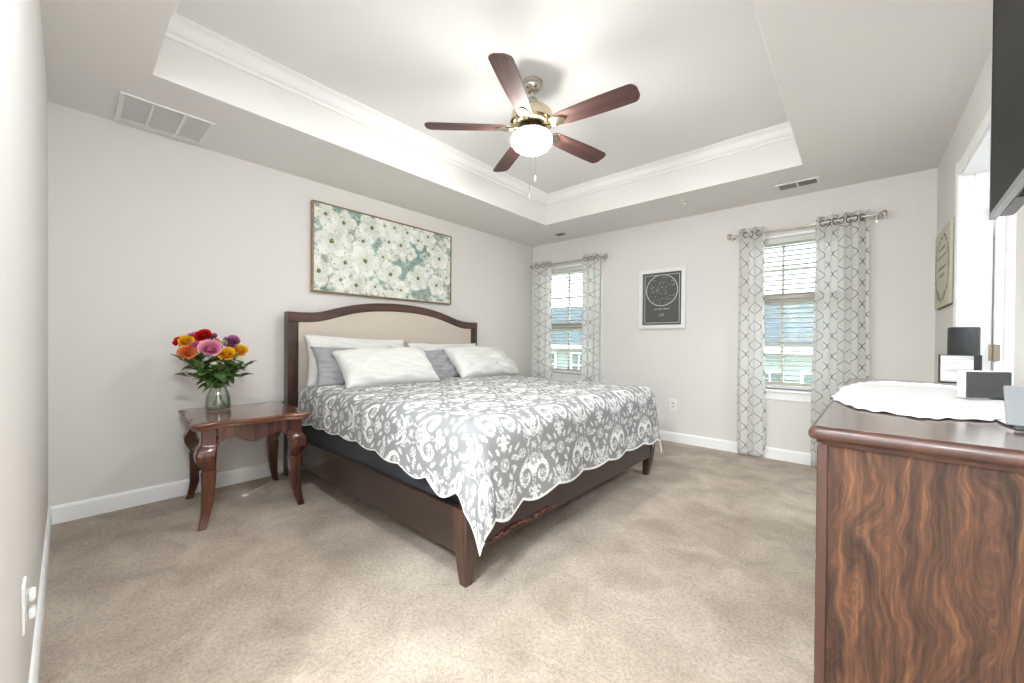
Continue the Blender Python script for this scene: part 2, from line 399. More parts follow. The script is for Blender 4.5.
def fill_lamp(x, y, r, label, power=1.):  # flush lamps added out of view to brighten the rooms, no known fittings
    LAMPGLASS = mat('fill_lamp_glass_%d' % int(power*100), rgb(255, 250, 240), .4, emit=((.86, .94, 1, 1), FILL_LIGHT*power))
    t = thing('added_fill_lamp', label, 'added lamp', (x, y, H))
    m = NB(); lathe(m, x, y, [(r*1.06, H-.001), (r*1.06, H-.02), (r*.98, H-.03), (r*.9, H-.03)], 40); link('rim', m, NICKEL, t, smooth='auto')
    m = NB(); lathe(m, x, y, [(r*.95, H-.031), (r*.93, H-.045), (r*.75, H-.07), (r*.45, H-.085), (r*.1, H-.09)], 40); link('lamp_glass', m, LAMPGLASS, t, smooth=True)
fill_lamp(-.3, -1.15, .2, 'added round flush fill lamp on the unseen entry passage ceiling', 1.1)
fill_lamp(-.66, .12, .15, 'added round flush fill lamp on the room ceiling beside the entry', .5)
fill_lamp(1.3, 2.6, .16, 'added round flush fill lamp in the white room behind the doorway', .45)
# the neighbours' houses seen through the windows
def house(name, label, x0, x1, yf, wallc, roofc, wins, eave, base=-3.2):
    t = thing(name, label, 'house', ((x0+x1)/2, yf, base))
    sid = mat(name+'_siding', wallc, .8)
    m = NB(); z = base
    while z < eave-.1:
        sec = [(yf, z), (yf-.025, z), (yf, z+.17)]
        loft(m, [[(x, p[0], p[1]) for p in sec] for x in (x0, x1)]); z += .17
    box(m, (x0, yf, base), (x1, yf+6, eave)); link('wall', m, sid, t)
    m = NB(); prism(m, [(yf-.45, eave), (yf-.45, eave+.12), (yf+3, eave+2.3), (yf+6.4, eave+.12), (yf+6.4, eave)], x0-.3, x1+.3, 'yz'); link('roof', m, mat(name+'_roof', roofc, .9, noise=(8, .08)), t)
    m = NB(); box(m, (x0-.3, yf-.5, eave-.05), (x1+.3, yf-.45, eave+.16)); box(m, (x0-.3, yf-.45, eave-.02), (x1+.3, yf, eave)); link('gutter', m, TRIM, t)
    for (wx, wz, ww, wh) in wins:
        m = NB(); b = .09
        for a, c in (((wx-ww/2-b, wz-b), (wx-ww/2, wz+wh+b)), ((wx+ww/2, wz-b), (wx+ww/2+b, wz+wh+b)), ((wx-ww/2, wz-b), (wx+ww/2, wz)), ((wx-ww/2, wz+wh), (wx+ww/2, wz+wh+b)), ((wx-ww/2, wz+wh/2-.03), (wx+ww/2, wz+wh/2+.03)), ((wx-.02, wz), (wx+.02, wz+wh))):
            box(m, (a[0], yf-.07, a[1]), (c[0], yf-.026, c[1]))
        f = link('window', m, TRIM, t)
        m = NB(); box(m, (wx-ww/2, yf-.045, wz), (wx+ww/2, yf-.035, wz+wh)); link('pane', m, mat('dark_house_glass', rgb(60, 84, 78), .15), f)
house('neighbouring_house', 'pale green sided house with grey roof seen through the window nearer the dresser', -5.2, 3.5, 16, rgb(128, 138, 132), rgb(66, 80, 88),
      [(-2.25, -1.0, .62, 1.1), (-1.0, -1.0, .62, 1.1), (.6, -1.0, .62, 1.1), (-3.9, -1.0, .62, 1.1)], .82)
house('neighbouring_house', 'white sided house with dark windows seen through the window by the bed', -17, -6.2, 16, rgb(150, 154, 152), rgb(74, 90, 96),
      [(-11.6, -.5, .75, 1.0), (-9.85, -.5, .75, 1.0), (-8.1, -.5, .75, 1.0), (-13.5, -.5, .75, 1.0)], .78)
m = NB(); box(m, (-40, YB+.6, -3.3), (30, 60, -3.2)); struct('ground', m, mat('lawn', rgb(120, 132, 96), 1., noise=(2, .2)))
# ------------------------------------------------------------------ bed
BW = wood('dark_walnut', rgb(48, 30, 23), rgb(72, 46, 36), rgb(94, 63, 49), 'y', 1., .38, .35)
BWX = wood('dark_walnut_long', rgb(38, 27, 23), rgb(50, 36, 31), rgb(62, 45, 38), 'x', 1., .36, .35)
BWZ = wood('dark_walnut_upright', rgb(44, 29, 23), rgb(66, 43, 34), rgb(86, 58, 46), 'z', 1., .38, .35)
BX0, BX1, BY0, BY1 = -3.40, -1.25, 1.13, 3.20
bed = thing('bed', 'dark walnut king bed frame with arched beige upholstered headboard', 'bed', (-2.3, 2.165, 0))
topc = smooth_interp([1.150, 1.281, 1.412, 1.571, 1.732, 1.92, 2.165, 2.41, 2.598, 2.759, 2.918, 3.05, 3.205], [1.308, 1.308, 1.321, 1.366, 1.405, 1.432, 1.443, 1.432, 1.405, 1.366, 1.321, 1.304, 1.304], 96)
botc = smooth_interp([1.215, 1.355, 1.471, 1.571, 1.732, 1.92, 2.165, 2.41, 2.598, 2.759, 2.859, 2.975, 3.115], [1.228, 1.234, 1.258, 1.289, 1.331, 1.357, 1.368, 1.357, 1.331, 1.289, 1.258, 1.232, 1.226], 96)
bx, fx = -3.455, -3.375
m = NB()
secs = []
ty = [p[0] for p in topc]; tz = [p[1] for p in topc]; by_ = [p[0] for p in botc]; bz_ = [p[1] for p in botc]
for k in range(97):
    y = 1.150+(3.205-1.150)*k/96; zt = interp(ty, tz, y); zb = interp(by_, bz_, min(max(y, 1.232), 3.115))
    secs.append([(bx, y, zb), (fx-.006, y, zb), (fx, y, zb+.006), (fx, y, zt-.008), (fx-.008, y, zt), (bx, y, zt)])
loft(m, secs); link('headboard_top_rail', m, BW, bed, smooth='auto')
for y0, y1 in ((1.150, 1.232), (3.115, 3.205)):
    m = NB(); box(m, (bx, y0, .0), (fx, y1, 1.226 if y0 > 2 else 1.228), .005); link('headboard_post', m, BWZ, bed)
m = NB(); box(m, (bx+.005, 1.232, .44), (fx-.008, 3.115, .55), .004); box(m, (bx+.005, 1.232, .2), (fx-.02, 3.115, .44)); link('headboard_lower_rail', m, BW, bed)
m = NB(); secs = []
for k in range(61):
    y = 1.233+(3.114-1.233)*k/60; zb = interp(by_, bz_, y); secs.append([(bx+.01, y, .55), (fx-.012, y, .55), (fx-.012, y, zb), (bx+.01, y, zb)])
loft(m, secs); link('headboard_panel', m, mat('beige_linen', rgb(208, 197, 184), .95, bump=(400, .25), noise=(260, .06)), bed)
# rails
m = NB(); box(m, (fx+.001, 1.135, .15), (BX1-.06, 1.165, .348), .004); link('side_rail', m, BWX, bed)
m = NB(); box(m, (fx+.001, 3.165, .15), (BX1-.06, 3.195, .348), .004); link('side_rail', m, BWX, bed)
m = NB(); box(m, (BX1-.035, 1.175, .155), (BX1-.002, 3.155, .352), .005); fr = link('foot_rail', m, wood('dark_walnut_foot', rgb(40, 30, 26), rgb(52, 39, 34), rgb(66, 50, 44), 'y', 1., .36, .35), bed)
# splintered gouge along the lower edge of the foot rail
m = NB(); random.seed(5)
def shard(y0, y1, zc, h):
    n = 14; pts = []
    for k in range(n+1): pts.append((y0+(y1-y0)*k/n, zc-h*math.sin(PI*k/n)*.5-random.random()*.004))
    for k in range(n, -1, -1): pts.append((y0+(y1-y0)*k/n, zc+h*math.sin(PI*k/n)*.5+random.random()*.007+.001))
    prism(m, pts, BX1-.0045, BX1+.0015, 'yz')
shard(1.27, 1.62, .175, .012); shard(1.35, 1.52, .188, .016); shard(1.55, 1.80, .183, .014)
tag(link('gouge', m, mat('splintered_wood', rgb(58, 18, 12), .6, noise=(120, .9)), fr), 'splintered dark red gouge')
m = NB()
for k in range(34):
    y = 1.29+.5*random.random(); tube(m, [(BX1+.001, y, .168+random.random()*.022), (BX1+.003, y+.012+random.random()*.03, .170+random.random()*.022)], [.0022, .0008], 5)
tag(link('splinter', m, mat('raw_wood_splinter', rgb(170, 120, 98), .8), fr), 'pale raw splinters', kind='stuff')
def bed_leg(cx, cy, sx, sy, h, back=False):
    m = NB(); secs = []
    for k in range(11):
        t = k/10; z = h*(1-t); w = .043-.022*max(0, (t-.35)/.65)**1.1; off = (.012*math.sin(t*PI*.9)-.012*t) if not back else 0
        ox, oy = cx+sx*off, cy+sy*off; b = w*.18
        secs.append([(ox-w+b, oy-w, z), (ox+w-b, oy-w, z), (ox+w, oy-w+b, z), (ox+w, oy+w-b, z), (ox+w-b, oy+w, z), (ox-w+b, oy+w, z), (ox-w, oy+w-b, z), (ox-w, oy-w+b, z)])
    loft(m, secs); link('leg', m, BWZ, bed, smooth='auto')
bed_leg(BX1-.041, 1.168, 1, -1, .352); bed_leg(BX1-.041, 3.162, 1, 1, .352)
m = NB(); box(m, (-2.4, 2.14, 0), (-2.34, 2.2, .15), .004); link('centre_leg', m, BWX, bed)
m = NB()
for k in range(12): box(m, (-3.28+k*.175, 1.166, .19), (-3.19+k*.175, 3.164, .21))
box(m, (-3.3, 2.13, .151), (-1.3, 2.2, .189)); link('slats', m, BWX, bed)
# foundation and mattress
m = NB(); box(m, (-3.33, 1.20, .225), (-1.34, 3.13, .485), .045, 4)
tag(link('box_spring', m, mat('charcoal_fabric', rgb(74, 76, 81), .8, bump=(500, .2)), smooth='auto'), 'charcoal fabric box spring resting in the walnut bed frame', 'box spring')
m = NB(); box(m, (-3.33, 1.24, .49), (-1.275, 3.105, .70), .07, 5)
SHEET = mat('white_cotton', rgb(238, 238, 236), .9, bump=(25, .18), spec=.2)
tag(link('mattress', m, mat('white_ticking', rgb(228, 228, 226), .9, bump=(60, .2)), smooth='auto'), 'thick white mattress lying under the grey floral bedspread', 'mattress')
# white sheet hanging below the bedspread
def sheet_fn(u, v):
    L1, L2 = 1.98, 1.98; tot = L1+L2+L1; s = u*tot
    zb = .455+.012*math.sin(s*9)+.018*math.sin(s*3.1+.4); d = .012+.003*math.sin(s*31)
    if s < L1: x, y = -3.19+s, 1.222-d
    elif s < L1+L2: x, y = -1.245+d, 1.2+(s-L1)
    else: x, y = -1.24-(s-L1-L2), 3.127+d
    if s < L1: zb = .405 + .02*min(1, s/.4) + .004*math.sin(s*20)
    z = .66+(zb-.66)*v
    if s > L1+L2-.10 and s < L1+L2+.16:
        k = math.sin(PI*(s-(L1+L2-.10))/.26); z -= v*v*.235*k; x += .004*math.sin(s*90)
    return (x+.006*v*math.sin(s*14), y+.004*v*math.sin(s*17), z)
sh = link('bed_sheet', grid(260, 12, sheet_fn), SHEET, smooth=True)
sm = sh.modifiers.new('thickness', 'SOLIDIFY'); sm.thickness = .003; sm.offset = 0
tag(sh, 'white bed sheet peeking out below the grey bedspread hem', 'sheet')
# ---- bedspread: damask painted in cloth coordinates (metres)
PXM = 200
def damask(w, h, seed=1):
    nx, ny = int(w*PXM), int(h*PXM); Y, X = np.mgrid[0:ny, 0:nx]/PXM; A = np.zeros((ny, nx), np.float32)
    def put(cx, cy, r, fn):
        i0, i1 = max(0, int((cy-r)*PXM)), min(ny, int((cy+r)*PXM)+2); j0, j1 = max(0, int((cx-r)*PXM)), min(nx, int((cx+r)*PXM)+2)
        if i0 >= i1 or j0 >= j1: return
        fn(X[i0:i1, j0:j1]-cx, Y[i0:i1, j0:j1]-cy, A[i0:i1, j0:j1])
    def rose(cx, cy, r, n=7, ph=0.):
        def f(x, y, a):
            d = np.hypot(x, y)/r; t = np.arctan2(y, x)+ph
            out = 1-.13*np.abs(np.sin(t*n/2)); m = d < out
            v = np.where(m, 1., a)
            for q, k, p2 in ((.70, n, .5), (.42, 5, .2)):
                e = np.abs(d-q*(1-.12*np.abs(np.sin(t*k/2+p2)))); v = np.where(m & (e < .085), .12, v)
            v = np.where(m & (d > .70) & (np.abs(np.sin(t*n/2)) < .13), .3, v)
            v = np.where(d < .12, .35, v); a[...] = v
        put(cx, cy, r*1.15, f)
    def leaf(cx, cy, L, wd, ang, vein=True):
        c, s = math.cos(ang), math.sin(ang)
        def f(x, y, a):
            u = (x*c+y*s)/L; v = (-x*s+y*c)/wd; m = (np.abs(u) < 1) & (np.abs(v) < (1-u*u)*(.75+.25*np.cos(u*9)))
            a[...] = np.where(m, np.where((np.abs(v) < .17) & (u < .6) if vein else False, .3, 1.), a)
        put(cx, cy, L*1.05, f)
    def curve(pts, w0, w1):
        n = len(pts)
        for k in range(n-1):
            for q in range(6):
                t = q/6; x = pts[k][0]*(1-t)+pts[k+1][0]*t; y = pts[k][1]*(1-t)+pts[k+1][1]*t; w = w0+(w1-w0)*(k+t)/n
                put(x, y, w+.004, lambda X_, Y_, a, w=w: a.__setitem__(Ellipsis, np.where(np.hypot(X_, Y_) < w, 1., a)))
    def scroll(cx, cy, sg, r):
        pts = []
        for k in range(26):
            t = k/25; a = PI*.9-t*PI*2.15; rr = r*(1-.62*t); pts.append((cx+sg*(rr*math.cos(a)), cy-rr*math.sin(a)*1.15))
        curve(pts, r*.27, r*.07); rose(cx+sg*.004, cy+.002, r*.36, 5)
        for k in range(2, 20, 2):
            x, y = pts[k]; put(x, y, r*.12, lambda X_, Y_, a: a.__setitem__(Ellipsis, np.where(np.hypot(X_, Y_) < r*.09, .12, a)))
    def big(cx, cy):                                    # +y is towards the hem
        for sg in (-1, 1):
            scroll(cx+sg*.060, cy+.08, sg, .055)
            curve([(cx, cy+.12), (cx+sg*.03, cy+.02), (cx+sg*.045, cy-.06), (cx+sg*.075, cy-.12)], .006, .003)
            curve([(cx, cy+.08), (cx+sg*.012, cy-.03), (cx+sg*.03, cy-.14)], .005, .003)
            rose(cx+sg*.088, cy-.045, .027, 6, .4); leaf(cx+sg*.125, cy-.085, .026, .011, sg*-.9+PI/2); leaf(cx+sg*.125, cy-.03, .026, .012, sg*.3)
            rose(cx+sg*.058, cy-.135, .024, 5); leaf(cx+sg*.028, cy-.185, .03, .012, PI/2+sg*.25); leaf(cx+sg*.10, cy-.16, .03, .012, PI/2-sg*.7)
            leaf(cx+sg*.04, cy-.09, .028, .009, PI/2-sg*.3); leaf(cx+sg*.15, cy+.02, .022, .010, sg*.9); leaf(cx+sg*.06, cy+.0, .024, .010, PI/2-sg*.8)
            leaf(cx+sg*.035, cy+.145, .02, .008, sg*.8)
        rose(cx, cy+.005, .036, 8); rose(cx, cy-.135, .03, 7, .3); rose(cx, cy-.07, .022, 6)
        for k in range(6): a = k*PI/3; leaf(cx+.02*math.cos(a), cy+.168+.02*math.sin(a), .019, .009, a, False)
    def small(cx, cy):
        rose(cx, cy, .033, 8, .2)
        for k in range(9):
            a = -PI/2+(k-4)*.62; leaf(cx+.07*math.cos(a), cy+.078*math.sin(a), .024, .0125, a)
        rose(cx-.035, cy+.10, .021, 5); rose(cx+.035, cy+.10, .021, 5); rose(cx, cy+.125, .024, 6)
        for sg in (-1, 1): curve([(cx+sg*.02, cy+.17), (cx+sg*.055, cy+.14), (cx+sg*.075, cy+.09)], .006, .004); leaf(cx+sg*.04, cy+.17, .026, .011, PI/2-sg*.6)
        leaf(cx, cy-.115, .028, .014, PI/2); rose(cx, cy-.155, .015, 5)
    PW, PH = .44, .56; r = -1
    for i in range(-1, int(h/PH)+2):
        for j in range(-1, int(w/PW)+2):
            big(j*PW+.12, i*PH+.30); big(j*PW+.12+PW/2, i*PH+.30+PH/2)
            small(j*PW+.12+PW/2, i*PH+.30-.015); small(j*PW+.12, i*PH+.30+PH/2-.015)
    return A
sx0, xf = -3.20, -1.30                      # head end and flat end at the foot
ya, yb_ = 1.262, 3.075                        # flat width before the edges roll over
RR = .09; ZT = .715
def side_drop(x):
    b = interp([-3.22, -3.0, -2.6, -2.3, -2.0, -1.75, -1.5, -1.24], [.315, .295, .285, .285, .295, .320, .335, .345], x)
    return b + (.018+.034*min(1, max(0, (x+1.8)/.4)))*abs(math.sin((x+1.30)*PI/.235))
def foot_drop(y):
    b = interp([1.2, 1.35, 1.6, 1.9, 2.2, 2.5, 2.8, 3.1], [.42, .445, .435, .43, .43, .43, .43, .45], y)
    return b + (.020+.030*min(1, max(0, (1.75-y)/.4)))*abs(math.sin((y-1.2)*PI/.27))
def axis_coords(lo, hi, pre, post, step):
    n = int(round((hi-lo)/step)); c = [('in', lo+(hi-lo)*k/n) for k in range(n+1)]
    a = [('pre', 1-k/pre) for k in range(pre)] if pre else []; b = [('post', (k+1)/post) for k in range(post)]
    return a+c+b
NS = 84
ax = axis_coords(sx0, xf, 0, NS, .0053); ay = axis_coords(ya, yb_, 64, 64, .0053)
verts = []; cloth = np.zeros((len(ay)*len(ax), 2), np.float32); edge = np.zeros(len(ay)*len(ax), np.float32); q = 0
for (ky, vy) in ay:
    for (kx, vx) in ax:
        x = vx if kx == 'in' else xf; y = vy if ky == 'in' else (ya if ky == 'pre' else yb_)
        dx = 0. if kx == 'in' else vx*foot_drop(min(max(y, 1.2), 3.1)); dy = 0. if ky == 'in' else vy*side_drop(x)
        sgn = -1 if ky == 'pre' else 1
        y -= (.042*(x-sx0)/(xf-sx0)-.008)*(1-(y-ya)/(yb_-ya))
        d = math.hypot(dx, dy); nxv, nyv = (dx/d, sgn*dy/d) if d > 0 else (0, 0)
        arc = RR*PI/2
        if d < arc: out = RR*math.sin(d/RR); drop = RR*(1-math.cos(d/RR))
        else:
            out = RR+(d-arc)*.07; drop = RR+(d-arc)*.997
            if nxv > .5: out += .010*min(1, (d-arc)/.2)*math.sin(y*11+1)*nxv
            if abs(nyv) > .5: out += .006*min(1, (d-arc)/.2)*math.sin(x*9)
            if dx > 0 and dy > 0:
                ph = math.atan2(dy, dx)/(PI/2); out += (d-arc)*.09*math.sin(ph*PI)+.010*min(1, (d-arc)/.25)*math.sin(ph*PI*4)*math.sin(ph*PI)
        z = ZT - drop + (.012*math.sin((y-1.2)/1.93*PI)+.006*math.sin(x*5+y*3)+.004*math.sin(x*11-y*7))*(1 if d == 0 else max(0, 1-d/.1))
        verts.append((x+nxv*out, y+nyv*out, z))
        cloth[q] = (y+sgn*dy, x+dx)
        t = max(vx if kx == 'post' else 0, vy if ky != 'in' else 0); edge[q] = 1. if (t > .975 or (kx == 'in' and vx < sx0+.012)) else 0.
        q += 1
W_, H_ = len(ax), len(ay)
faces = [(j*W_+i, j*W_+i+1, (j+1)*W_+i+1, (j+1)*W_+i) for j in range(H_-1) for i in range(W_-1)]
spread = link('bedspread', (verts, faces), attr_mat('damask_quilt', 'pattern', [(0, rgb(146, 146, 147)), (.35, rgb(168, 168, 168)), (.8, rgb(232, 232, 230)), (1, rgb(240, 240, 238))], .9, (130, .55)), smooth=True)
D = damask(2.9, 2.8)
ii = np.clip(((cloth[:, 1]+3.3)*PXM), 0, D.shape[0]-1.01); jj = np.clip(((cloth[:, 0]-.75)*PXM), 0, D.shape[1]-1.01)
i0 = ii.astype(int); j0 = jj.astype(int); fi = ii-i0; fj = jj-j0
val = (D[i0, j0]*(1-fi)*(1-fj)+D[i0+1, j0]*fi*(1-fj)+D[i0, j0+1]*(1-fi)*fj+D[i0+1, j0+1]*fi*fj)
set_attr(spread, 'pattern', np.maximum(val, edge))
sm = spread.modifiers.new('thickness', 'SOLIDIFY'); sm.thickness = .010; sm.offset = 1
tag(spread, 'grey quilted bedspread with white floral damask pattern and scalloped hem', 'bedspread')
# ---- pillows
def pillow(name, label, c, w, h, t, rz, tilt, roll, m, seed, group=None, cat='pillow'):
    """w across (y), h up, t thick; tilt leans the top back, roll turns it in its own plane"""
    random.seed(seed); k1, k2, k3 = [random.uniform(0, 6) for _ in range(3)]
    n = 40; vs = []; 
    Rm = Matrix.Rotation(rz, 4, 'Z') @ Matrix.Rotation(-tilt, 4, 'Y') @ Matrix.Rotation(roll, 4, 'X')
    def P(u, v, s):
        a, b = u*2-1, v*2-1
        pin = 1-.10*(1-abs(b)**2)*abs(a)**3; pin2 = 1-.12*(1-abs(a)**2)*abs(b)**3
        yy = a*w/2*pin2**.0*(1-.07*(1-b*b)*a*a); zz = b*h/2*(1-.08*(1-a*a)*b*b)
        e = max(0, (1-abs(a)**3.2)*(1-abs(b)**3.2)); th = t/2*e**.45
        wr = 1.35*(.008*math.sin(a*6+b*4+k1)+.007*math.sin(b*9-a*7+k2)+.006*math.sin(a*15+b*6+k3)*(1-b)*.6+.004*math.sin(a*23-b*17+k1)*abs(a)+.0045*math.sin(b*27+a*9+k2))
        return Rm @ Vector((s*(th+wr*e**.5), yy, zz-.10*h*0)) + Vector(c)
    f1 = grid(n, n, lambda u, v: P(u, v, 1)); f2 = grid(n, n, lambda u, v: P(u, v, -1))
    N = len(f1[0]); vs = f1[0]+f2[0]; fs = f1[1]+[tuple(N+i for i in f[::-1]) for f in f2[1]]
    bm = bmesh.new(); V = [bm.verts.new(v) for v in vs]
    for f in fs: bm.faces.new([V[i] for i in f])
    bmesh.ops.remove_doubles(bm, verts=bm.verts, dist=.0006); bmesh.ops.recalc_face_normals(bm, faces=bm.faces)
    o = link(name, bm, m, smooth=True); tag(o, label, cat, group); return o
PW_ = mat('white_pillowcase', rgb(222, 222, 220), .9, bump=(13, .8), spec=.2)
PG_ = mat('grey_pillowcase', rgb(160, 162, 165), .85, bump=(16, .9), spec=.25)
R_ = math.radians
pillow('pillow', 'white pillow propped upright against the headboard, nearest the end table', (-3.24, 1.69, .905), .93, .43, .16, 0, R_(14), R_(-2.5), PW_, 1)
pillow('pillow', 'grey pillow behind the front white pillow on the end table side', (-3.07, 1.70, .862), .93, .36, .13, R_(-5), R_(33), R_(-3), PG_, 2)
pillow('pillow', 'large crumpled white pillow in front of the grey one, nearest the end table', (-2.92, 1.77, .862), .84, .39, .19, R_(-4), R_(46), R_(1), PW_, 3)
pillow('pillow', 'white pillow leaning against the headboard, on the window side behind the small grey pillow', (-3.20, 2.62, .885), .92, .38, .13, 0, R_(20), R_(0), PW_, 4)
pillow('pillow', 'creased small grey pillow between the two white pillows on the window side', (-3.03, 2.47, .855), .55, .34, .11, R_(4), R_(32), R_(2), PG_, 5)
pillow('pillow', 'large white pillow at the front, nearest the windows', (-2.93, 2.88, .865), .88, .40, .20, R_(3), R_(46), R_(-1), PW_, 6)
# ------------------------------------------------------------------ end table
CH = wood('red_cherry', rgb(56, 26, 17), rgb(88, 44, 29), rgb(112, 62, 42), 'x', .9, .22, .6)
CHZ = wood('red_cherry_upright', rgb(44, 21, 14), rgb(76, 38, 24), rgb(116, 62, 38), 'z', .8, .24, .6)
CHT = wood('red_cherry_top', rgb(92, 50, 34), rgb(116, 68, 48), rgb(136, 86, 62), 'y', .8, .14, .9)
TC = Vector((-3.075, .785, 0)); TR = R_(-4); TT = .607
et = thing('end_table', 'reddish cherry end table with curved cabriole legs and scalloped top', 'table', tuple(TC))
def tl(x, y, z=0.):      # table-local to world: x across towards the room, y along the wall
    return (TC.x+x*math.cos(TR)-y*math.sin(TR), TC.y+x*math.sin(TR)+y*math.cos(TR), z)
ha, hb = .362, .318
def top_outline(off):
    pts = []
    def side(L, flip):    # serpentine edge: raised centre, concave flanks
        out = []
        for k in range(41):
            u = -1+2*k/40; a = abs(u)
            v = 0 if a < .30 else (-.012*(1-math.cos((a-.30)/.16*PI/1))/2 if a < .46 else (-.012 + (.042*((a-.46)/.54)**2.2 if a < .93 else .042*(.47/.54)**2.2)))
            out.append((u*L, v))
        return out
    A, B = ha+off, hb+off
    cut = .035
    for s in range(4):
        L = (A, B)[s % 2]; D = (B, A)[s % 2]
        for u, v in side(L-cut, 0):
            p = (u, -(D+v-.02))
            a = s*PI/2; c_, s_ = round(math.cos(a)), round(math.sin(a)); pts.append((p[0]*c_-p[1]*s_, p[0]*s_+p[1]*c_))
    return pts
m = NB(); secs = []
for off, z in ((-.030, TT-.042), (-.018, TT-.042), (-.012, TT-.034), (-.014, TT-.026), (-.004, TT-.022), (.0, TT-.014), (-.001, TT-.006), (-.008, TT-.001), (-.016, TT)):
    secs.append([tl(p[0], p[1], z) for p in top_outline(off)])
loft(m, secs); link('table_top', m, CHT, et, smooth='auto')
# aprons with a scalloped lower edge
def apron(L, D, s):
    m = NB(); n = 48; a = s*PI/2; c_, s_ = round(math.cos(a)), round(math.sin(a)); secs = []
    for k in range(n+1):
        u = -1+2*k/n; q = abs(u)
        zl = .488-.030*math.exp(-(u/.33)**2)*1.0 + .012*math.exp(-((q-.55)/.16)**2) - .045*max(0, (q-.72)/.28)**2
        row = []
        for dy, z in ((D, zl), (D-.018, zl), (D-.018, TT-.043), (D, TT-.043)):
            x, y = u*L, -dy; row.append(tl(x*c_-y*s_, x*s_+y*c_, z))
        secs.append(row)
    loft(m, secs); link('apron', m, CH if s % 2 == 0 else CHZ, et, smooth='auto')
lx, ly = .275, .225
apron(lx-.03, ly+.024, 0); apron(ly-.03, lx+.024, 1); apron(lx-.03, ly+.024, 2); apron(ly-.03, lx+.024, 3)
def cabriole(sx, sy):
    m = NB(); secs = []
    #      z , centre offset outwards, half width
    prof = [(TT-.043, .0, .032), (.50, .0, .032), (.475, .002, .033), (.45, .014, .038), (.42, .022, .041), (.385, .020, .038), (.35, .006, .031), (.325, -.001, .027), (.318, .004, .031), (.30, .004, .030), (.24, .004, .0275), (.18, .006, .025), (.12, .012, .0215), (.07, .022, .0185), (.03, .034, .016), (0, .042, .0155)]
    zz_ = [p[0] for p in prof][::-1]; fine = [prof[0][0]+(0-prof[0][0])*k/60 for k in range(61)]
    prof = [(z, interp(zz_, [p[1] for p in prof][::-1], z), interp(zz_, [p[2] for p in prof][::-1], z)) for z in sorted(set(fine+[.325, .318]), reverse=True)]
    for z, o, w in prof:
        w *= 1.2; b = w*.20; cx, cy = sx*(lx+o*.8), sy*(ly+o*.8)
        secs.append([tl(cx+p[0], cy+p[1], z) for p in ((-w+b, -w), (w-b, -w), (w, -w+b), (w, w-b), (w-b, w), (-w+b, w), (-w, w-b), (-w, -w+b))])
    loft(m, secs); o = link('leg', m, CHZ, et, smooth='auto')
    return o
for sx in (1, -1):
    for sy in (-1, 1): cabriole(sx, sy)
for sy in (-1, 1):
  m = NB(); p = tl(lx+.033, sy*(ly-.036), .515); lathe(m, p[1], p[2], [(.006, p[0]-.002), (.009, p[0]+.004), (.006, p[0]+.010)], 12, axis='x')
  link('peg', m, mat('dark_bronze', rgb(60, 42, 32), .35, .8), et, smooth=True)
# ------------------------------------------------------------------ vase of roses
VX, VY = -3.225, .672
GL = clear_mat('vase_glass', (.97, .99, .98, 1), .3)
v = thing('glass_vase', 'clear glass vase with water on the cherry end table', 'vase', (VX, VY, TT))
m = NB(); z0 = TT+.001
lathe(m, VX, VY, [(.066, z0), (.071, z0+.006), (.072, z0+.03), (.067, z0+.085), (.058, z0+.115), (.049, z0+.135), (.047, z0+.150), (.051, z0+.160), (.0475, z0+.160), (.0435, z0+.150), (.0455, z0+.134), (.0545, z0+.113), (.063, z0+.083), (.068, z0+.03), (.064, z0+.010), (.01, z0+.008)], 48)
link('vase_body', m, GL, v, smooth=True)
m = NB(); lathe(m, VX, VY, [(.02, z0+.0095), (.0635, z0+.0115), (.0672, z0+.03), (.0622, z0+.083), (.060, z0+.09), (.01, z0+.09)], 40)
link('water', m, clear_mat('vase_water', (.90, .93, .80, 1), .1), v, smooth=True)
GREEN = mat('rose_leaf_green', rgb(70, 100, 52), .5, noise=(30, .35)); GREEN2 = mat('rose_leaf_pale', rgb(110, 140, 74), .5, noise=(30, .3)); STEM = mat('rose_stem', rgb(96, 122, 62), .55)
def petal_mat(name, inner, outer):
    if name in MATS: return MATS[name]
    m = bpy.data.materials.new(name); m.use_nodes = True; MATS[name] = m
    nt = m.node_tree; N = nt.nodes; L = nt.links; b = N['Principled BSDF']
    a = N.new('ShaderNodeAttribute'); a.attribute_name = 'petal'
    r = N.new('ShaderNodeValToRGB'); e = r.color_ramp.elements
    e[0].position = .25; e[0].color = inner; e[1].position = .95; e[1].color = outer
    L.new(a.outputs['Fac'], r.inputs[0]); L.new(r.outputs[0], b.inputs['Base Color'])
    b.inputs['Roughness'].default_value = .65; b.inputs['Specular IOR Level'].default_value = .25
    return m
ROSE = {'red': petal_mat('red_petal', rgb(150, 8, 12), rgb(222, 34, 34)), 'yellow': petal_mat('yellow_petal', rgb(236, 140, 10), rgb(255, 206, 40)),
        'pink': petal_mat('pink_petal', rgb(226, 110, 150), rgb(248, 176, 204)), 'magenta': petal_mat('magenta_petal', rgb(178, 64, 128), rgb(226, 122, 172)),
        'orange': petal_mat('orange_petal', rgb(250, 196, 110), rgb(238, 104, 52)), 'mauve': petal_mat('mauve_petal', rgb(128, 58, 104), rgb(184, 118, 158)),
        'cream': petal_mat('cream_petal', rgb(214, 220, 140), rgb(244, 244, 204))}
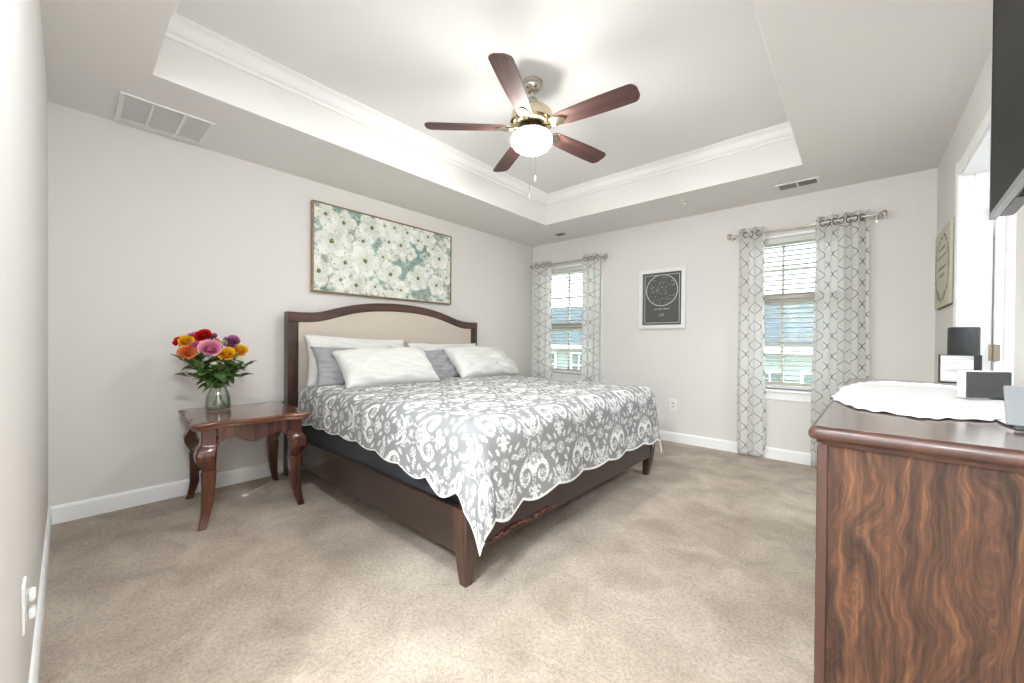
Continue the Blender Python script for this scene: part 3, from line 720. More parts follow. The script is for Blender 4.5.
def rose_bloom(c, r, direc, n, seed, openness=1.):
    rnd = random.Random(seed); bm = bmesh.new(); val = []
    d = Vector(direc).normalized(); q = Vector((0, 0, 1)).rotation_difference(d).to_matrix()
    nu, nv = 7, 6
    for k in range(n):
        f = (k+.6)/n; az = k*2.39996+rnd.uniform(-.2, .2); R = r*(.16+.84*f); h = r*(1.15-.35*f)
        wd = (1.25-.35*f)*1.15
        tilt = (.05+.85*f*f*openness)
        rows = []
        for j in range(nv+1):
            v = j/nv; row = []
            for i in range(nu+1):
                u = i/nu*2-1; ww = math.sin(min(1, v*1.15+.12)*PI*.55)*(1-.25*max(0, v-.75)*4*u*u)
                rad = R*(.22+.72*math.sin(min(1, v*1.05)*PI*.55))+R*tilt*v*v*.22
                z = h*(v*(1-.16*u*u*v)) - R*tilt*.35*v**3 - r*.45
                if v > .8: rad += R*.12*(v-.8)*5*(openness); z -= R*.05*(v-.8)*5
                rad *= 1+rnd.uniform(-.015, .015)
                a = az+u*wd*ww*(.62 if f > .3 else .8)
                row.append(bm.verts.new(q @ Vector((rad*math.cos(a), rad*math.sin(a), z)) + Vector(c))); val.append(v)
            rows.append(row)
        for j in range(nv):
            for i in range(nu): bm.faces.new((rows[j][i], rows[j][i+1], rows[j+1][i+1], rows[j+1][i]))
    return bm, val
def leaf_mesh(bm, p, d, L, w, roll, seed):
    rnd = random.Random(seed); d = Vector(d).normalized(); s = d.cross(Vector((0, 0, 1)))
    if s.length < .1: s = Vector((1, 0, 0))
    s.normalize(); n_ = s.cross(d); c, s_ = math.cos(roll), math.sin(roll); s, n_ = s*c+n_*s_, n_*c-s*s_
    R0 = None; p = Vector(p); nn = 7
    for k in range(nn+1):
        t = k/nn; ww = w*math.sin(PI*min(1, t*.92+.04)**.8); q = p+d*L*t-Vector((0, 0, 1))*L*.28*t*t
        row = [bm.verts.new(q-s*ww+n_*ww*.3), bm.verts.new(q), bm.verts.new(q+s*ww+n_*ww*.3)]
        if R0: 
            for i in (0, 1): bm.faces.new((R0[i], R0[i+1], row[i+1], row[i]))
        R0 = row
RT = Vector((.202, .979, 0)); TOW = Vector((.979, -.202, 0))
roses = [((-3.235, .474, 1.063), .0356, 'red', 14, 'red rose at the far left edge of the bouquet'),
 ((-3.200, .496, 1.070), .0394, 'yellow', 16, 'yellow rose at the upper left, beside the leftmost red rose'),
 ((-3.250, .552, 1.093), .0405, 'magenta', 18, 'deep pink rose at the top, left of the topmost red rose'),
 ((-3.211, .589, 1.106), .0450, 'red', 20, 'large red rose at the very top of the bouquet'),
 ((-3.159, .499, .999), .0465, 'orange', 18, 'orange rose with pale heart at the lower left of the bouquet'),
 ((-3.181, .540, 1.029), .0410, 'magenta', 16, 'deep pink rose under the other deep pink one, left of the pale pink rose'),
 ((-3.126, .607, 1.026), .0570, 'pink', 26, 'large pale pink rose at the front centre of the bouquet'),
 ((-3.261, .644, 1.098), .0310, 'mauve', 12, 'small mauve rose behind the topmost red rose'),
 ((-3.188, .654, 1.071), .0239, 'orange', 10, 'small orange rosebud behind the large pale pink rose'),
 ((-3.192, .685, 1.053), .0335, 'cream', 12, 'cream green rose between the pale pink and mauve roses'),
 ((-3.191, .739, 1.066), .0489, 'mauve', 20, 'mauve rose at the upper right of the bouquet'),
 ((-3.128, .698, .986), .0463, 'yellow', 20, 'yellow rose low at the right front, below the mauve rose'),
 ((-3.172, .782, 1.007), .0452, 'yellow', 18, 'yellow rose at the far right edge of the bouquet'),
 ((-3.112, .626, .923), .0219, 'cream', 9, 'small pale rosebud hanging low among the leaves')]
V0 = Vector((VX, VY, 0)); rng = random.Random(11)
for i, (cpos, rad_, colr, npet, lab) in enumerate(roses):
    c = Vector(cpos); lat = (c-V0).dot(RT); dep = (c-V0).dot(TOW); rp = rad_*148
    neck = Vector((VX, VY, TT+.15)) + RT*(lat*.10) + TOW*(dep*.15)
    r = rad_*1.08; dr = (c-neck).normalized(); dirv = (dr*.45+TOW*.85+Vector((0, 0, .22))).normalized()
    root = thing('rose', lab, 'rose', tuple(c), 'roses in the glass vase')
    if rp < 3.9: dirv = Vector((0, 0, 1))+TOW*.2
    bm, val = rose_bloom(c, r, dirv, npet+4, i+3, .55 if rp > 4.5 else .15)
    b = link('bloom', bm, ROSE[colr], root, smooth=True); set_attr(b, 'petal', val)
    base = Vector((VX, VY, z0+.02)) - RT*(lat*.35*rng.uniform(.6, 1)) - TOW*(dep*.25+rng.uniform(-.015, .015))
    bo = Vector((base.x-VX, base.y-VY)); 
    if bo.length > .05: bo *= .05/bo.length; base.x, base.y = VX+bo.x, VY+bo.y
    pts = []; e = c-dirv.normalized()*r*.5
    for k in range(13):
        t = k/12; a = (1-t)**2; b2 = 2*t*(1-t); c2 = t*t
        pts.append(base*a+neck*b2*1.0+e*c2 if True else 0)
    # pass through the neck: two quadratic pieces
    pts = [base.lerp(neck, k/5) for k in range(6)]; mid = neck+(neck-base).normalized()*.06+(e-neck)*.35
    for k in range(1, 9):
        t = k/8; pts.append(neck*(1-t)**2+mid*2*t*(1-t)+e*t*t)
    m = NB(); tube(m, pts, .0026, 6); link('stem', m, STEM, root, smooth=True)
    m = NB()
    for k in range(5):
        a = k*2*PI/5; s = dirv.orthogonal().normalized(); s = Matrix.Rotation(a, 3, dirv) @ s
        leaf_mesh(m, e, s*.8+dirv.normalized()*.5, r*.9, r*.14, 0, k)
    link('sepals', m, GREEN, root, smooth=True)
    for k in range(7):
        t = rng.uniform(.15, .85); p = pts[5+int(t*8)]; a = rng.uniform(0, 2*PI)
        d = Vector((math.cos(a), math.sin(a), rng.uniform(-.5, .35))) + RT*lat*3
        if p.x+d.normalized().x*.09 < XL+.03: d.x = abs(d.x)
        m = NB(); leaf_mesh(m, p, d, rng.uniform(.065, .10), rng.uniform(.024, .034), rng.uniform(-.6, .6), k)
        link('leaf', m, GREEN2 if rng.random() < .35 else GREEN, root, smooth=True)
# extra greenery
for i, (tpos, L, lab) in enumerate((((-3.201, .489, .937), .12, 'big pale leafy sprig at the left of the bouquet'), ((-3.207, .510, .840), .10, 'dark leafy sprig drooping to the lower left over the vase'), ((-3.154, .819, .900), .10, 'leafy sprig reaching out at the right of the bouquet'), ((-3.161, .786, .825), .10, 'leafy sprig drooping to the lower right beside the vase'), ((-3.106, .656, .883), .09, 'leafy sprig in front, just above the vase neck'), ((-3.162, .583, .815), .08, 'small leafy sprig hanging over the left of the vase neck'))):
    tip = Vector(tpos); lat = (tip-V0).dot(RT); dep = (tip-V0).dot(TOW); neck = Vector((VX, VY, TT+.15))+RT*(lat*.10)+TOW*(dep*.2)
    root = thing('leafy_sprig', lab, 'greenery', tuple(neck), 'leafy sprigs in the glass vase')
    up = neck+Vector((0, 0, .07))+(tip-neck)*.3; pts = [Vector((VX, VY, z0+.03))-RT*(lat*.2)]
    for k in range(9): t = k/8; pts.append(neck*(1-t)**2+up*2*t*(1-t)+tip*t*t)
    m = NB(); tube(m, pts, .002, 6); link('stem', m, STEM, root, smooth=True)
    for k in range(7):
        p = pts[3+k]; sd = 1 if k % 2 else -1; d = (tip-neck).normalized()+RT*sd*.5+Vector((0, 0, rng.uniform(-.3, .5))) + TOW*rng.uniform(0, .5)
        if k == 6: d = tip-neck
        m = NB(); leaf_mesh(m, p, d, L*rng.uniform(.75, 1), L*.30, rng.uniform(-.4, .4), k); link('leaf', m, GREEN2 if (i == 0 or rng.random() < .3) else GREEN, root, smooth=True)
# cord and plug lying under the table
m = NB(); cpts = [(-3.478, .93, .36), (-3.47, 1.0, .25), (-3.44, 1.08, .12), (-3.40, 1.10, .02), (-3.33, 1.03, .006), (-3.27, .955, .006), (-3.21, .88, .006), (-3.163, .828, .007)]
sp = smooth_interp([p[0] for p in cpts], [p[1] for p in cpts], 56); sp2 = smooth_interp([p[0] for p in cpts], [p[2] for p in cpts], 56)
cr = thing('power_cord', 'thin white cord trailing across the carpet under the end table', 'cord', cpts[-1])
tube(m, [(a[0], a[1], max(.004, b[1])) for a, b in zip(sp, sp2)], .0024, 6); link('cord', m, WHITEPL, cr, smooth=True)
m = NB(); box(m, (-3.168, .792, .002), (-3.140, .826, .018), .006); link('plug', m, WHITEPL, cr)
# ------------------------------------------------------------------ ceiling fan
FX, FY = -1.595, 1.985
fan = thing('ceiling_fan', 'five-blade ceiling fan with reddish wood blades and glowing globe light', 'ceiling fan', (FX, FY, CZ))
m = NB(); lathe(m, FX, FY, [(.062, CZ), (.068, CZ-.006), (.068, CZ-.012), (.064, CZ-.014), (.064, CZ-.034), (.06, CZ-.036), (.058, CZ-.046), (.04, CZ-.062), (.022, CZ-.070)], 40); link('canopy', m, NICKEL, fan, smooth='auto')
m = NB(); lathe(m, FX, FY, [(.0135, CZ-.068), (.0135, 2.585)], 20); link('downrod', m, NICKEL, fan, smooth='auto')
m = NB(); lathe(m, FX, FY, [(.024, 2.655), (.034, 2.645), (.036, 2.625), (.026, 2.612), (.026, 2.60), (.03, 2.592)], 28); link('coupling', m, NICKEL, fan, smooth='auto')
m = NB(); lathe(m, FX, FY, [(.03, 2.60), (.06, 2.588), (.108, 2.575), (.130, 2.556), (.136, 2.534), (.136, 2.506), (.142, 2.503), (.142, 2.492), (.132, 2.482), (.112, 2.468), (.09, 2.462)], 56)
link('motor_housing', m, mat('polished_champagne_metal', rgb(214, 200, 172), .16, 1.), fan, smooth='auto')
m = NB(); lathe(m, FX, FY, [(.080, 2.462), (.082, 2.448), (.072, 2.440), (.062, 2.434)], 40); link('switch_housing', m, mat('dark_gap_metal', rgb(70, 62, 52), .4, .9), fan, smooth='auto')
m = NB(); lathe(m, FX, FY, [(.060, 2.434), (.108, 2.430), (.120, 2.424), (.121, 2.414), (.114, 2.410)], 48); link('light_fitter', m, NICKEL, fan, smooth='auto')
m = NB(); lathe(m, FX, FY, [(.112, 2.414), (.126, 2.406), (.133, 2.390), (.130, 2.366), (.114, 2.342), (.086, 2.324), (.048, 2.313), (.004, 2.310)], 48)
link('globe', m, mat('lit_fan_globe', rgb(255, 250, 238), .35, emit=((1, .97, .92, 1), FAN_LIGHT)), fan, smooth=True)
BL = wood('fan_blade_rosewood', rgb(66, 44, 41), rgb(90, 61, 57), rgb(120, 88, 81), 'x', 1.2, .6, .03)
BZ = 2.462
def blade(ang):
    n = 50; out = []
    r0, r1 = .165, .685
    for k in range(n+1):
        t = k/n; x = r0+(r1-r0)*t; w = .048+.018*math.sin(PI*min(1, t*1.0)**.9*.62)
        if t < .05: w *= .75+.25*(t/.05)
        if t > .92: w *= (max(0, 1-((t-.92)/.08)**2.6*.75))**.6
        out.append((x, w))
    pl = [(x, w) for x, w in out]+[(x, -w) for x, w in out[::-1]]
    R = Matrix.Rotation(ang, 4, 'Z') @ Matrix.Rotation(R_(-12), 4, 'X')
    m = NB(); vs = prism(m, pl, -.003, .003); bmesh.ops.transform(m, matrix=R, verts=vs)
    me_o = Matrix.Translation((FX, FY, BZ))
    bmesh.ops.transform(m, matrix=me_o, verts=m.verts)
    # stored along its own length so the grain follows the blade
    bmesh.ops.transform(m, matrix=(me_o @ Matrix.Rotation(ang, 4, 'Z')).inverted(), verts=m.verts)
    me = bpy.data.meshes.new('blade'); m.to_mesh(me); m.free(); me.materials.append(BL)
    b = bpy.data.objects.new('blade', me); COL.objects.link(b); b.parent = fan
    b.location = (0, 0, BZ-CZ); b.rotation_euler = (0, 0, ang)
    m = NB(); RA = Matrix.Rotation(ang, 4, 'Z')
    tube(m, [(.085, 0, .004), (.115, 0, -.004), (.145, 0, -.008)], [.013, .010, .012], 10)
    pl2 = [(.135, .016), (.15, .034), (.175, .040), (.205, .032), (.235, .012), (.242, 0), (.235, -.012), (.205, -.032), (.175, -.040), (.15, -.034), (.135, -.016)]
    vs = prism(m, pl2, -.011, -.0045); bmesh.ops.rotate(m, verts=vs, cent=(0, 0, 0), matrix=Matrix.Rotation(R_(-12), 3, 'X'))
    me = bpy.data.meshes.new('blade_arm'); m.normal_update(); m.to_mesh(me); m.free(); me.materials.append(MATS['polished_champagne_metal'])
    a = bpy.data.objects.new('blade_arm', me); COL.objects.link(a); a.parent = fan; a.location = (0, 0, BZ-CZ); a.rotation_euler = (0, 0, ang)
for k in range(5): blade(R_(7+72*k))
for dx, dy, zb in ((.0355, -.0520, 1.985), (.0480, -.0440, 2.09)):
    m = NB(); tube(m, [(FX+dx*1.25, FY+dy*1.25, 2.445), (FX+dx*2.2, FY+dy*2.2, 2.40), (FX+dx*2.3, FY+dy*2.3, 2.36), (FX+dx*2.3, FY+dy*2.3, zb)], .0013, 5); pc = link('pull_chain', m, NICKEL, fan)
    m = NB(); lathe(m, FX+dx*2.3, FY+dy*2.3, [(.002, zb+.004), (.005, zb-.006), (.0065, zb-.022), (.003, zb-.032)], 12); link('pull_knob', m, WHITEPL, pc, smooth=True)
# ------------------------------------------------------------------ ceiling fittings
gr = thing('return_air_grille', 'long white return air grille in the ceiling above the end table wall', 'vent', (-3.215, .40, H))
m = NB()
gx0, gx1, gy0, gy1 = -3.425, -3.045, .19, .60
gy1 = .615
b = .022
for a, c in (((gx0, gy0), (gx1, gy0+b)), ((gx0, gy1-b), (gx1, gy1)), ((gx0, gy0+b), (gx0+b, gy1-b)), ((gx1-b, gy0+b), (gx1, gy1-b))): box(m, (a[0], a[1], H-.010), (c[0], c[1], H-.0005), .002)
link('frame', m, WHITEPL, gr)
m = NB(); box(m, (gx0+b, gy0+b, H-.003), (gx1-b, gy1-b, H-.0008)); link('backing', m, mat('vent_backing_white', rgb(238, 238, 238), .8), gr)  # near-white backing plate behind the louvres
m = NB(); x = gx0+b+.008
while x < gx1-b-.006:
    vs = box(m, (x-.006, gy0+b, H-.0075), (x+.006, gy1-b, H-.0065)); bmesh.ops.rotate(m, verts=vs, cent=(x, 0, H-.006), matrix=Matrix.Rotation(R_(10), 3, 'Y')); x += .0135
for k in (1, 2): y = gy0+(gy1-gy0)*k/3; box(m, (gx0+b, y-.006, H-.0105), (gx1-b, y+.006, H-.003))
link('louvres', m, mat('grille_white', rgb(246, 246, 246), .6), gr)
def register(name, label, x0, x1, y0, y1, cat='vent', dark=True):
    t = thing(name, label, cat, ((x0+x1)/2, (y0+y1)/2, H))
    m = NB(); b = .020 if x1-x0 > .15 else .012
    for a, c in (((x0, y0), (x1, y0+b)), ((x0, y1-b), (x1, y1)), ((x0, y0+b), (x0+b, y1-b)), ((x1-b, y0+b), (x1, y1-b))): box(m, (a[0], a[1], H-.008), (c[0], c[1], H-.0005), .002)
    if x1-x0 > .15: box(m, ((x0+x1)/2-.006, y0+b, H-.008), ((x0+x1)/2+.006, y1-b, H-.0005))
    link('frame', m, WHITEPL if dark else NICKEL, t)
    m = NB(); box(m, (x0+b, y0+b, H-.0015), (x1-b, y1-b, H-.0008)); link('backing', m, mat('vent_dark', rgb(92, 92, 96), .8), t)
    m = NB(); x = x0+b+.006
    while x < x1-b-.003:
        if abs(x-(x0+x1)/2) > .009 or x1-x0 < .15:
            vs = box(m, (x-.0022, y0+b, H-.0065), (x+.0022, y1-b, H-.0058)); bmesh.ops.rotate(m, verts=vs, cent=(x, 0, H-.006), matrix=Matrix.Rotation(R_(35), 3, 'Y'))
        x += .0105
    link('fins', m, WHITEPL if dark else mat('bronze_fin', rgb(120, 112, 98), .4, .7), t)
register('supply_register', 'white louvred supply register in the ceiling near the window beside the dresser', -.545, -.25, 4.01, 4.175)
register('small_ceiling_register', 'small grey register in the ceiling over the window beside the bed', -2.88, -2.75, 4.05, 4.14, dark=False)
sk = thing('sprinkler_head', 'small white sprinkler head in the ceiling between the windows', 'sprinkler', (-1.24, 3.86, H))
m = NB(); lathe(m, -1.24, 3.86, [(.034, H-.0005), (.033, H-.006), (.02, H-.009), (.012, H-.012)], 24); link('escutcheon', m, WHITEPL, sk, smooth='auto')
m = NB(); lathe(m, -1.24, 3.86, [(.008, H-.012), (.008, H-.026), (.003, H-.028), (.003, H-.036), (.015, H-.037), (.015, H-.039)], 16); link('deflector', m, NICKEL, sk, smooth='auto')
# ------------------------------------------------------------------ curtains
def curtain_mat():
    m = bpy.data.materials.new('trellis_curtain'); m.use_nodes = True; nt = m.node_tree; N = nt.nodes; L = nt.links
    N.remove(N['Principled BSDF']); out = N['Material Output']
    uv = N.new('ShaderNodeUVMap'); uv.uv_map = 'UVMap'; sp = N.new('ShaderNodeSeparateXYZ'); L.new(uv.outputs[0], sp.inputs[0])
    def math_(op, a, b=None, c=None):
        n = N.new('ShaderNodeMath'); n.operation = op
        for i, x in enumerate((a, b, c)):
            if x is None: continue
            if isinstance(x, (int, float)): n.inputs[i].default_value = x
            else: L.new(x, n.inputs[i])
        return n.outputs[0]
    P, Q = .165, .175
    v = math_('MULTIPLY', sp.outputs[1], 2*PI/Q)
    c1 = math_('COSINE', v); c3 = math_('COSINE', math_('MULTIPLY', v, 3.0))
    w = math_('ADD', math_('MULTIPLY', c1, .235), math_('MULTIPLY', c3, .010))
    u = math_('DIVIDE', sp.outputs[0], P)
    def line(x):
        f = math_('FRACT', x); d = math_('ABSOLUTE', math_('SUBTRACT', f, .5)); return math_('GREATER_THAN', d, .5-.018)
    l1 = line(math_('SUBTRACT', u, w)); l2 = line(math_('ADD', math_('ADD', u, .5), w))
    k = math_('MAXIMUM', l1, l2)
    mix = N.new('ShaderNodeMix'); mix.data_type = 'RGBA'; L.new(k, mix.inputs[0]); mix.inputs[6].default_value = rgb(250, 249, 247); mix.inputs[7].default_value = rgb(104, 100, 98)
    d = N.new('ShaderNodeBsdfDiffuse'); t = N.new('ShaderNodeBsdfTranslucent'); tr = N.new('ShaderNodeBsdfTransparent')
    L.new(mix.outputs[2], d.inputs[0]); L.new(mix.outputs[2], t.inputs[0])
    a = N.new('ShaderNodeMixShader'); a.inputs[0].default_value = .5; L.new(d.outputs[0], a.inputs[1]); L.new(t.outputs[0], a.inputs[2])
    b = N.new('ShaderNodeMixShader'); b.inputs[0].default_value = .12; L.new(a.outputs[0], b.inputs[1]); L.new(tr.outputs[0], b.inputs[2])
    L.new(b.outputs[0], out.inputs[0]); return m
CM = curtain_mat(); ROD = mat('satin_nickel_rod', rgb(200, 194, 184), .3, 1.); GROM = mat('dark_grommet', rgb(130, 126, 120), .35, .9)
RY, RZ = 4.325, 2.135
def curtain(x0, x1, label, folds, amp, wide, bx0=None, bx1=None, ph=0.):
    bx0 = x0 if bx0 is None else bx0; bx1 = x1 if bx1 is None else bx1
    t = thing('curtain', label, 'curtain', ((x0+x1)/2, RY, .02))
    zt, zb = RZ+.055, .018; nu, nv = folds*18, 90
    def fn(u, v):
        z = zt+(zb-zt)*v; a = x0+(bx0-x0)*v; b = x1+(bx1-x1)*v
        A = amp*(1-.15*v)*(1+.15*math.sin(u*13+ph)); w = math.sin(2*PI*folds*u+ph)
        y = RY-A*w; x = a+(b-a)*u+.010*math.sin(4*PI*folds*u)+.006*v*math.sin(v*7+u*9+ph)
        y += .006*math.sin(v*5+u*4)*v
        if y > YB-.022: y = YB-.022
        return (x, y, z)
    vs, fs = grid(nu, nv, fn); o = link('fabric', (vs, fs), CM, t, smooth=True)
    uvl = o.data.uv_layers.new(name='UVMap'); lu = np.zeros((len(o.data.loops), 2), np.float32)
    vi = np.zeros(len(o.data.loops), np.int32); o.data.loops.foreach_get('vertex_index', vi)
    lu[:, 0] = (vi % (nu+1))/nu*wide; lu[:, 1] = 2.17*(1-(vi//(nu+1))/nv); uvl.data.foreach_set('uv', lu.ravel())
    sm = o.modifiers.new('thickness', 'SOLIDIFY'); sm.thickness = .0012
    for k in range(2*folds):
        u = (k-ph/PI)/(2*folds)
        if not 0.02 < u < .98: continue
        x = x0+(x1-x0)*u; m = NB(); sgn = 1 if k % 2 else -1
        R = .026; ang = .95*sgn
        tube(m, [(x+math.cos(ang)*R*math.cos(q)*1., RY+math.sin(ang)*R*math.cos(q), RZ-.004+R*math.sin(q)) for q in [2*PI*j/20 for j in range(20)]], .0055, 6, closed=True)
        link('grommet', m, GROM, t, smooth=True)
    return t
curtain(-3.41, -3.10, 'narrow trellis patterned curtain in the corner, left of the bedside window', 3, .034, .62)
curtain(-2.63, -2.375, 'trellis patterned curtain right of the bedside window, nearest the framed star chart', 3, .034, .60)
curtain(-.875, -.665, 'trellis patterned curtain left of the window nearer the dresser', 2, .036, .46, -.87, -.64)
curtain(-.285, .06, 'wide sheer trellis patterned curtain right of the window, behind the dresser', 4, .038, .80, -.30, .085)
def rod(x0, x1, label, br):
    t = thing('curtain_rod', label, 'curtain rod', ((x0+x1)/2, RY, RZ))
    m = NB(); lathe(m, RY, RZ, [(.0095, x0+.03), (.0095, x1-.03)], 16, axis='x'); link('pole', m, ROD, t, smooth='auto')
    for x, s in ((x0, 1), (x1, -1)):
        if s == 1 and x0 < -3.4: pr = [(.010, x+.045), (.016, x+.04), (.016, x+.03), (.024, x+.022), (.024, x+.012), (.012, x+.005)]
        else: pr = [(.0105, x+s*.05), (.017, x+s*.046), (.017, x+s*.040), (.011, x+s*.036), (.024, x+s*.030), (.031, x+s*.016), (.026, x+s*.004), (.012, x-s*.002)]
        m = NB(); lathe(m, RY, RZ, pr, 20, axis='x'); link('finial', m, ROD, t, smooth=True)
    for x in br:
        m = NB(); box(m, (x-.006, RY-.014, RZ-.022), (x+.006, YB-.004, RZ-.0105), .002); box(m, (x-.012, YB-.006, RZ-.05), (x+.012, YB-.0005, RZ+.02), .002); link('bracket', m, ROD, t)
rod(-3.475, -2.29, 'brushed nickel curtain rod over the bedside window', (-3.435, -2.35)); rod(-.98, .165, 'brushed nickel curtain rod over the window nearer the dresser', (-.93, .105))
# ------------------------------------------------------------------ outlets
def outlet(name, label, x, z, y, s):
    t = thing(name, label, 'outlet', (x, y, z)); m = NB(); box(m, (x-.036, y, z-.058), (x+.036, y+s*.006, z+.058), .002); link('cover_plate', m, WHITEPL, t)
    for dz in (-.02, .02):
        m = NB(); box(m, (x-.017, y+s*.0062, z+dz-.013), (x+.017, y+s*.0085, z+dz+.013), .002); sck = link('socket', m, mat('socket_grey', rgb(214, 212, 208), .4), t)
        m = NB()
        for dx in (-.006, .006): box(m, (x+dx-.0012, y+s*.0084, z+dz-.004), (x+dx+.0012, y+s*.0088, z+dz+.006))
        link('slot', m, BLACK, sck)
outlet('wall_outlet', 'white wall outlet low between the bed and the window near the dresser', -1.514, .405, YB, -1)
outlet('wall_outlet', 'white wall outlet on the near wall at the left edge', -1.53, .425, YF, 1)
for dz, lb in ((.022, 'upper of two small white plugs in the near wall outlet'), (-.022, 'lower of two small white plugs in the near wall outlet')):
    m = NB(); box(m, (-1.546, YF+.009, .425+dz-.013), (-1.514, YF+.022, .425+dz+.013), .006, 3); tag(link('plug', m, WHITEPL, smooth='auto'), lb, 'plug', 'plugs in the near wall outlet')
# ------------------------------------------------------------------ floral painting
FLW = [(0.067, 0.894, 1), (0.175, 0.837, 1), (0.103, 0.591, 1.3), (0.185, 0.363, 1.1), (0.028, 0.224, 1.1), (0.255, 0.108, 1.1), (0.314, 0.425, 1.3), (0.358, 0.859, 1.2), (0.297, 0.665, 1.0), (0.185, 0.65, 0.7), (0.479, 0.725, 0.9), (0.568, 0.715, 1), (0.491, 0.304, 1.2), (0.57, 0.115, 0.8), (0.709, 0.307, 1.2), (0.87, 0.245, 1), (0.894, 0.639, 1.1), (0.793, 0.922, 0.9), (0.619, 0.907, 0.8), (0.707, 0.834, 0.9), (0.649, 0.628, 0.6), (0.79, 0.434, 0.7), (0.963, 0.381, 0.7), (0.944, 0.859, 0.7), (0.155, 0.152, 0.8), (0.381, 0.118, 0.7), (0.436, 0.515, 0.8), (0.445, 0.924, 0.7), (0.833, 0.759, 0.7), (.52, .93, .8), (.10, .75, .8)]
py0, py1, pz0, pz1, px = 1.368, 2.876, 1.497, 2.268, XL+.001
pa = thing('painting', 'wide framed painting of white blossoms on pale teal above the headboard', 'painting', (px, (py0+py1)/2, pz0))
m = NB(); fw = .012; d0, d1 = px, px+.042
for a, c in (((py0, pz0), (py0+fw, pz1)), ((py1-fw, pz0), (py1, pz1)), ((py0+fw, pz0), (py1-fw, pz0+fw)), ((py0+fw, pz1-fw), (py1-fw, pz1))): box(m, (d0, a[0], a[1]), (d1, c[0], c[1]), .0015)
link('frame', m, wood('bronze_wood_frame', rgb(120, 90, 62), rgb(146, 114, 82), rgb(166, 134, 100), 'y', 1., .4, .1), pa)
nu, nv = 360, 186
rs = np.random.RandomState(4)
def vnoise(sc, seed):
    r = np.random.RandomState(seed); g = r.rand(int(sc)+3, int(sc*2)+3); U, V = np.meshgrid(np.linspace(0, 1, nu+1)*sc*2, np.linspace(0, 1, nv+1)*sc)
    i, j = V.astype(int), U.astype(int); a, b_ = V-i, U-j; a = a*a*(3-2*a); b_ = b_*b_*(3-2*b_)
    return g[i, j]*(1-a)*(1-b_)+g[i+1, j]*a*(1-b_)+g[i, j+1]*(1-a)*b_+g[i+1, j+1]*a*b_
lin = lambda r, g, b: np.array(rgb(r, g, b)[:3])
n1 = .5*vnoise(5, 1)+.3*vnoise(11, 2)+.2*vnoise(26, 3); n2 = .5*vnoise(7, 7)+.3*vnoise(17, 8)+.2*vnoise(40, 9); n3 = .5*vnoise(30, 5)+.5*vnoise(60, 6)
def mixc(A, B, f): return A*(1-f[..., None])+B*f[..., None]
IM = np.ones((nv+1, nu+1, 3))*lin(222, 226, 214); sst = lambda x, a, b: np.clip((x-a)/(b-a), 0, 1)
IM = mixc(IM, lin(128, 164, 158), sst(n1, .44, .60)); IM = mixc(IM, lin(104, 128, 128), sst(n2, .54, .66)); IM = mixc(IM, lin(196, 200, 178), sst(n3*.5+n2*.5, .52, .62)*.7); IM = mixc(IM, lin(82, 96, 104), sst(n3, .66, .8)*.6)
U, V = np.meshgrid(np.linspace(0, 1, nu+1)*1.484, np.linspace(0, 1, nv+1)*.747)
order = list(range(len(FLW))); rs.shuffle(order)
order.sort(key=lambda k: FLW[k][2])
for k in order:
    fu, fv, fs_ = FLW[k]; cx, cy = fu*1.484, fv*.747; a0 = rs.uniform(0, PI/2); R = .105*fs_
    npt = 4 if rs.rand() < .75 else 5
    for p in range(npt):
        a = a0+p*2*PI/npt+rs.uniform(-.2, .2); px_, py_ = cx+math.cos(a)*R*.56, cy+math.sin(a)*R*.56
        dx, dy = U-px_, V-py_; uu = dx*math.cos(a)+dy*math.sin(a); vv = -dx*math.sin(a)+dy*math.cos(a)
        d = np.sqrt((uu/(R*.60))**2+(vv/(R*rs.uniform(.46, .58)))**2)+.20*(n3-.5)
        IM = mixc(IM, lin(188, 198, 188), (sst(1.14-d, 0, .12))*.35*(d > .95)); tone = rs.uniform(-4, 3)
        col = mixc(np.ones_like(IM)*lin(242+tone, 243+tone, 236+tone), lin(214, 220, 206), sst(.5-uu/R+n2*.6, .45, 1.2)*.85)
        IM = mixc(IM, col, sst(1-d, 0, .16)*.9); IM = mixc(IM, lin(168, 178, 164), sst(n3*.6+n2*.5, .62, .74)*sst(1-d, 0, .1)*.35)
    d = np.hypot(U-cx, V-cy)/(R*.15)+.5*(n3-.5); IM = mixc(IM, lin(96, 84, 44), sst(1.15-d, 0, .3)); d2 = np.hypot(U-cx-R*.03, V-cy-R*.03)/(R*.08); IM = mixc(IM, lin(176, 158, 84), sst(1-d2, 0, .4)*.8)
for _ in range(150):
    cx, cy = rs.rand()*1.484, rs.rand()*.747; r = rs.uniform(.004, .009); d = np.hypot(U-cx, V-cy)/r; IM = mixc(IM, lin(92, 88, 66), sst(1-d, 0, .5)*.8)
cvs, cfs = grid(nu, nv, lambda u, v: (px+.034, py0+fw+(py1-py0-2*fw)*u, pz0+fw+(pz1-pz0-2*fw)*v))
cfs = list(cfs)
cn = link('canvas', (cvs, cfs), mat('painted_canvas', (1, 1, 1, 1), .8), pa); set_col(cn, 'paint', IM.reshape(-1, 3))
def use_col(m, attr):
    nt = m.node_tree; a = nt.nodes.new('ShaderNodeAttribute'); a.attribute_name = attr; nt.links.new(a.outputs['Color'], nt.nodes['Principled BSDF'].inputs['Base Color'])
use_col(MATS['painted_canvas'], 'paint')
m = NB(); box(m, (px, py0+fw, pz0+fw), (px+.033, py1-fw, pz1-fw)); link('backing', m, mat('canvas_side', rgb(200, 205, 190), .9), pa)
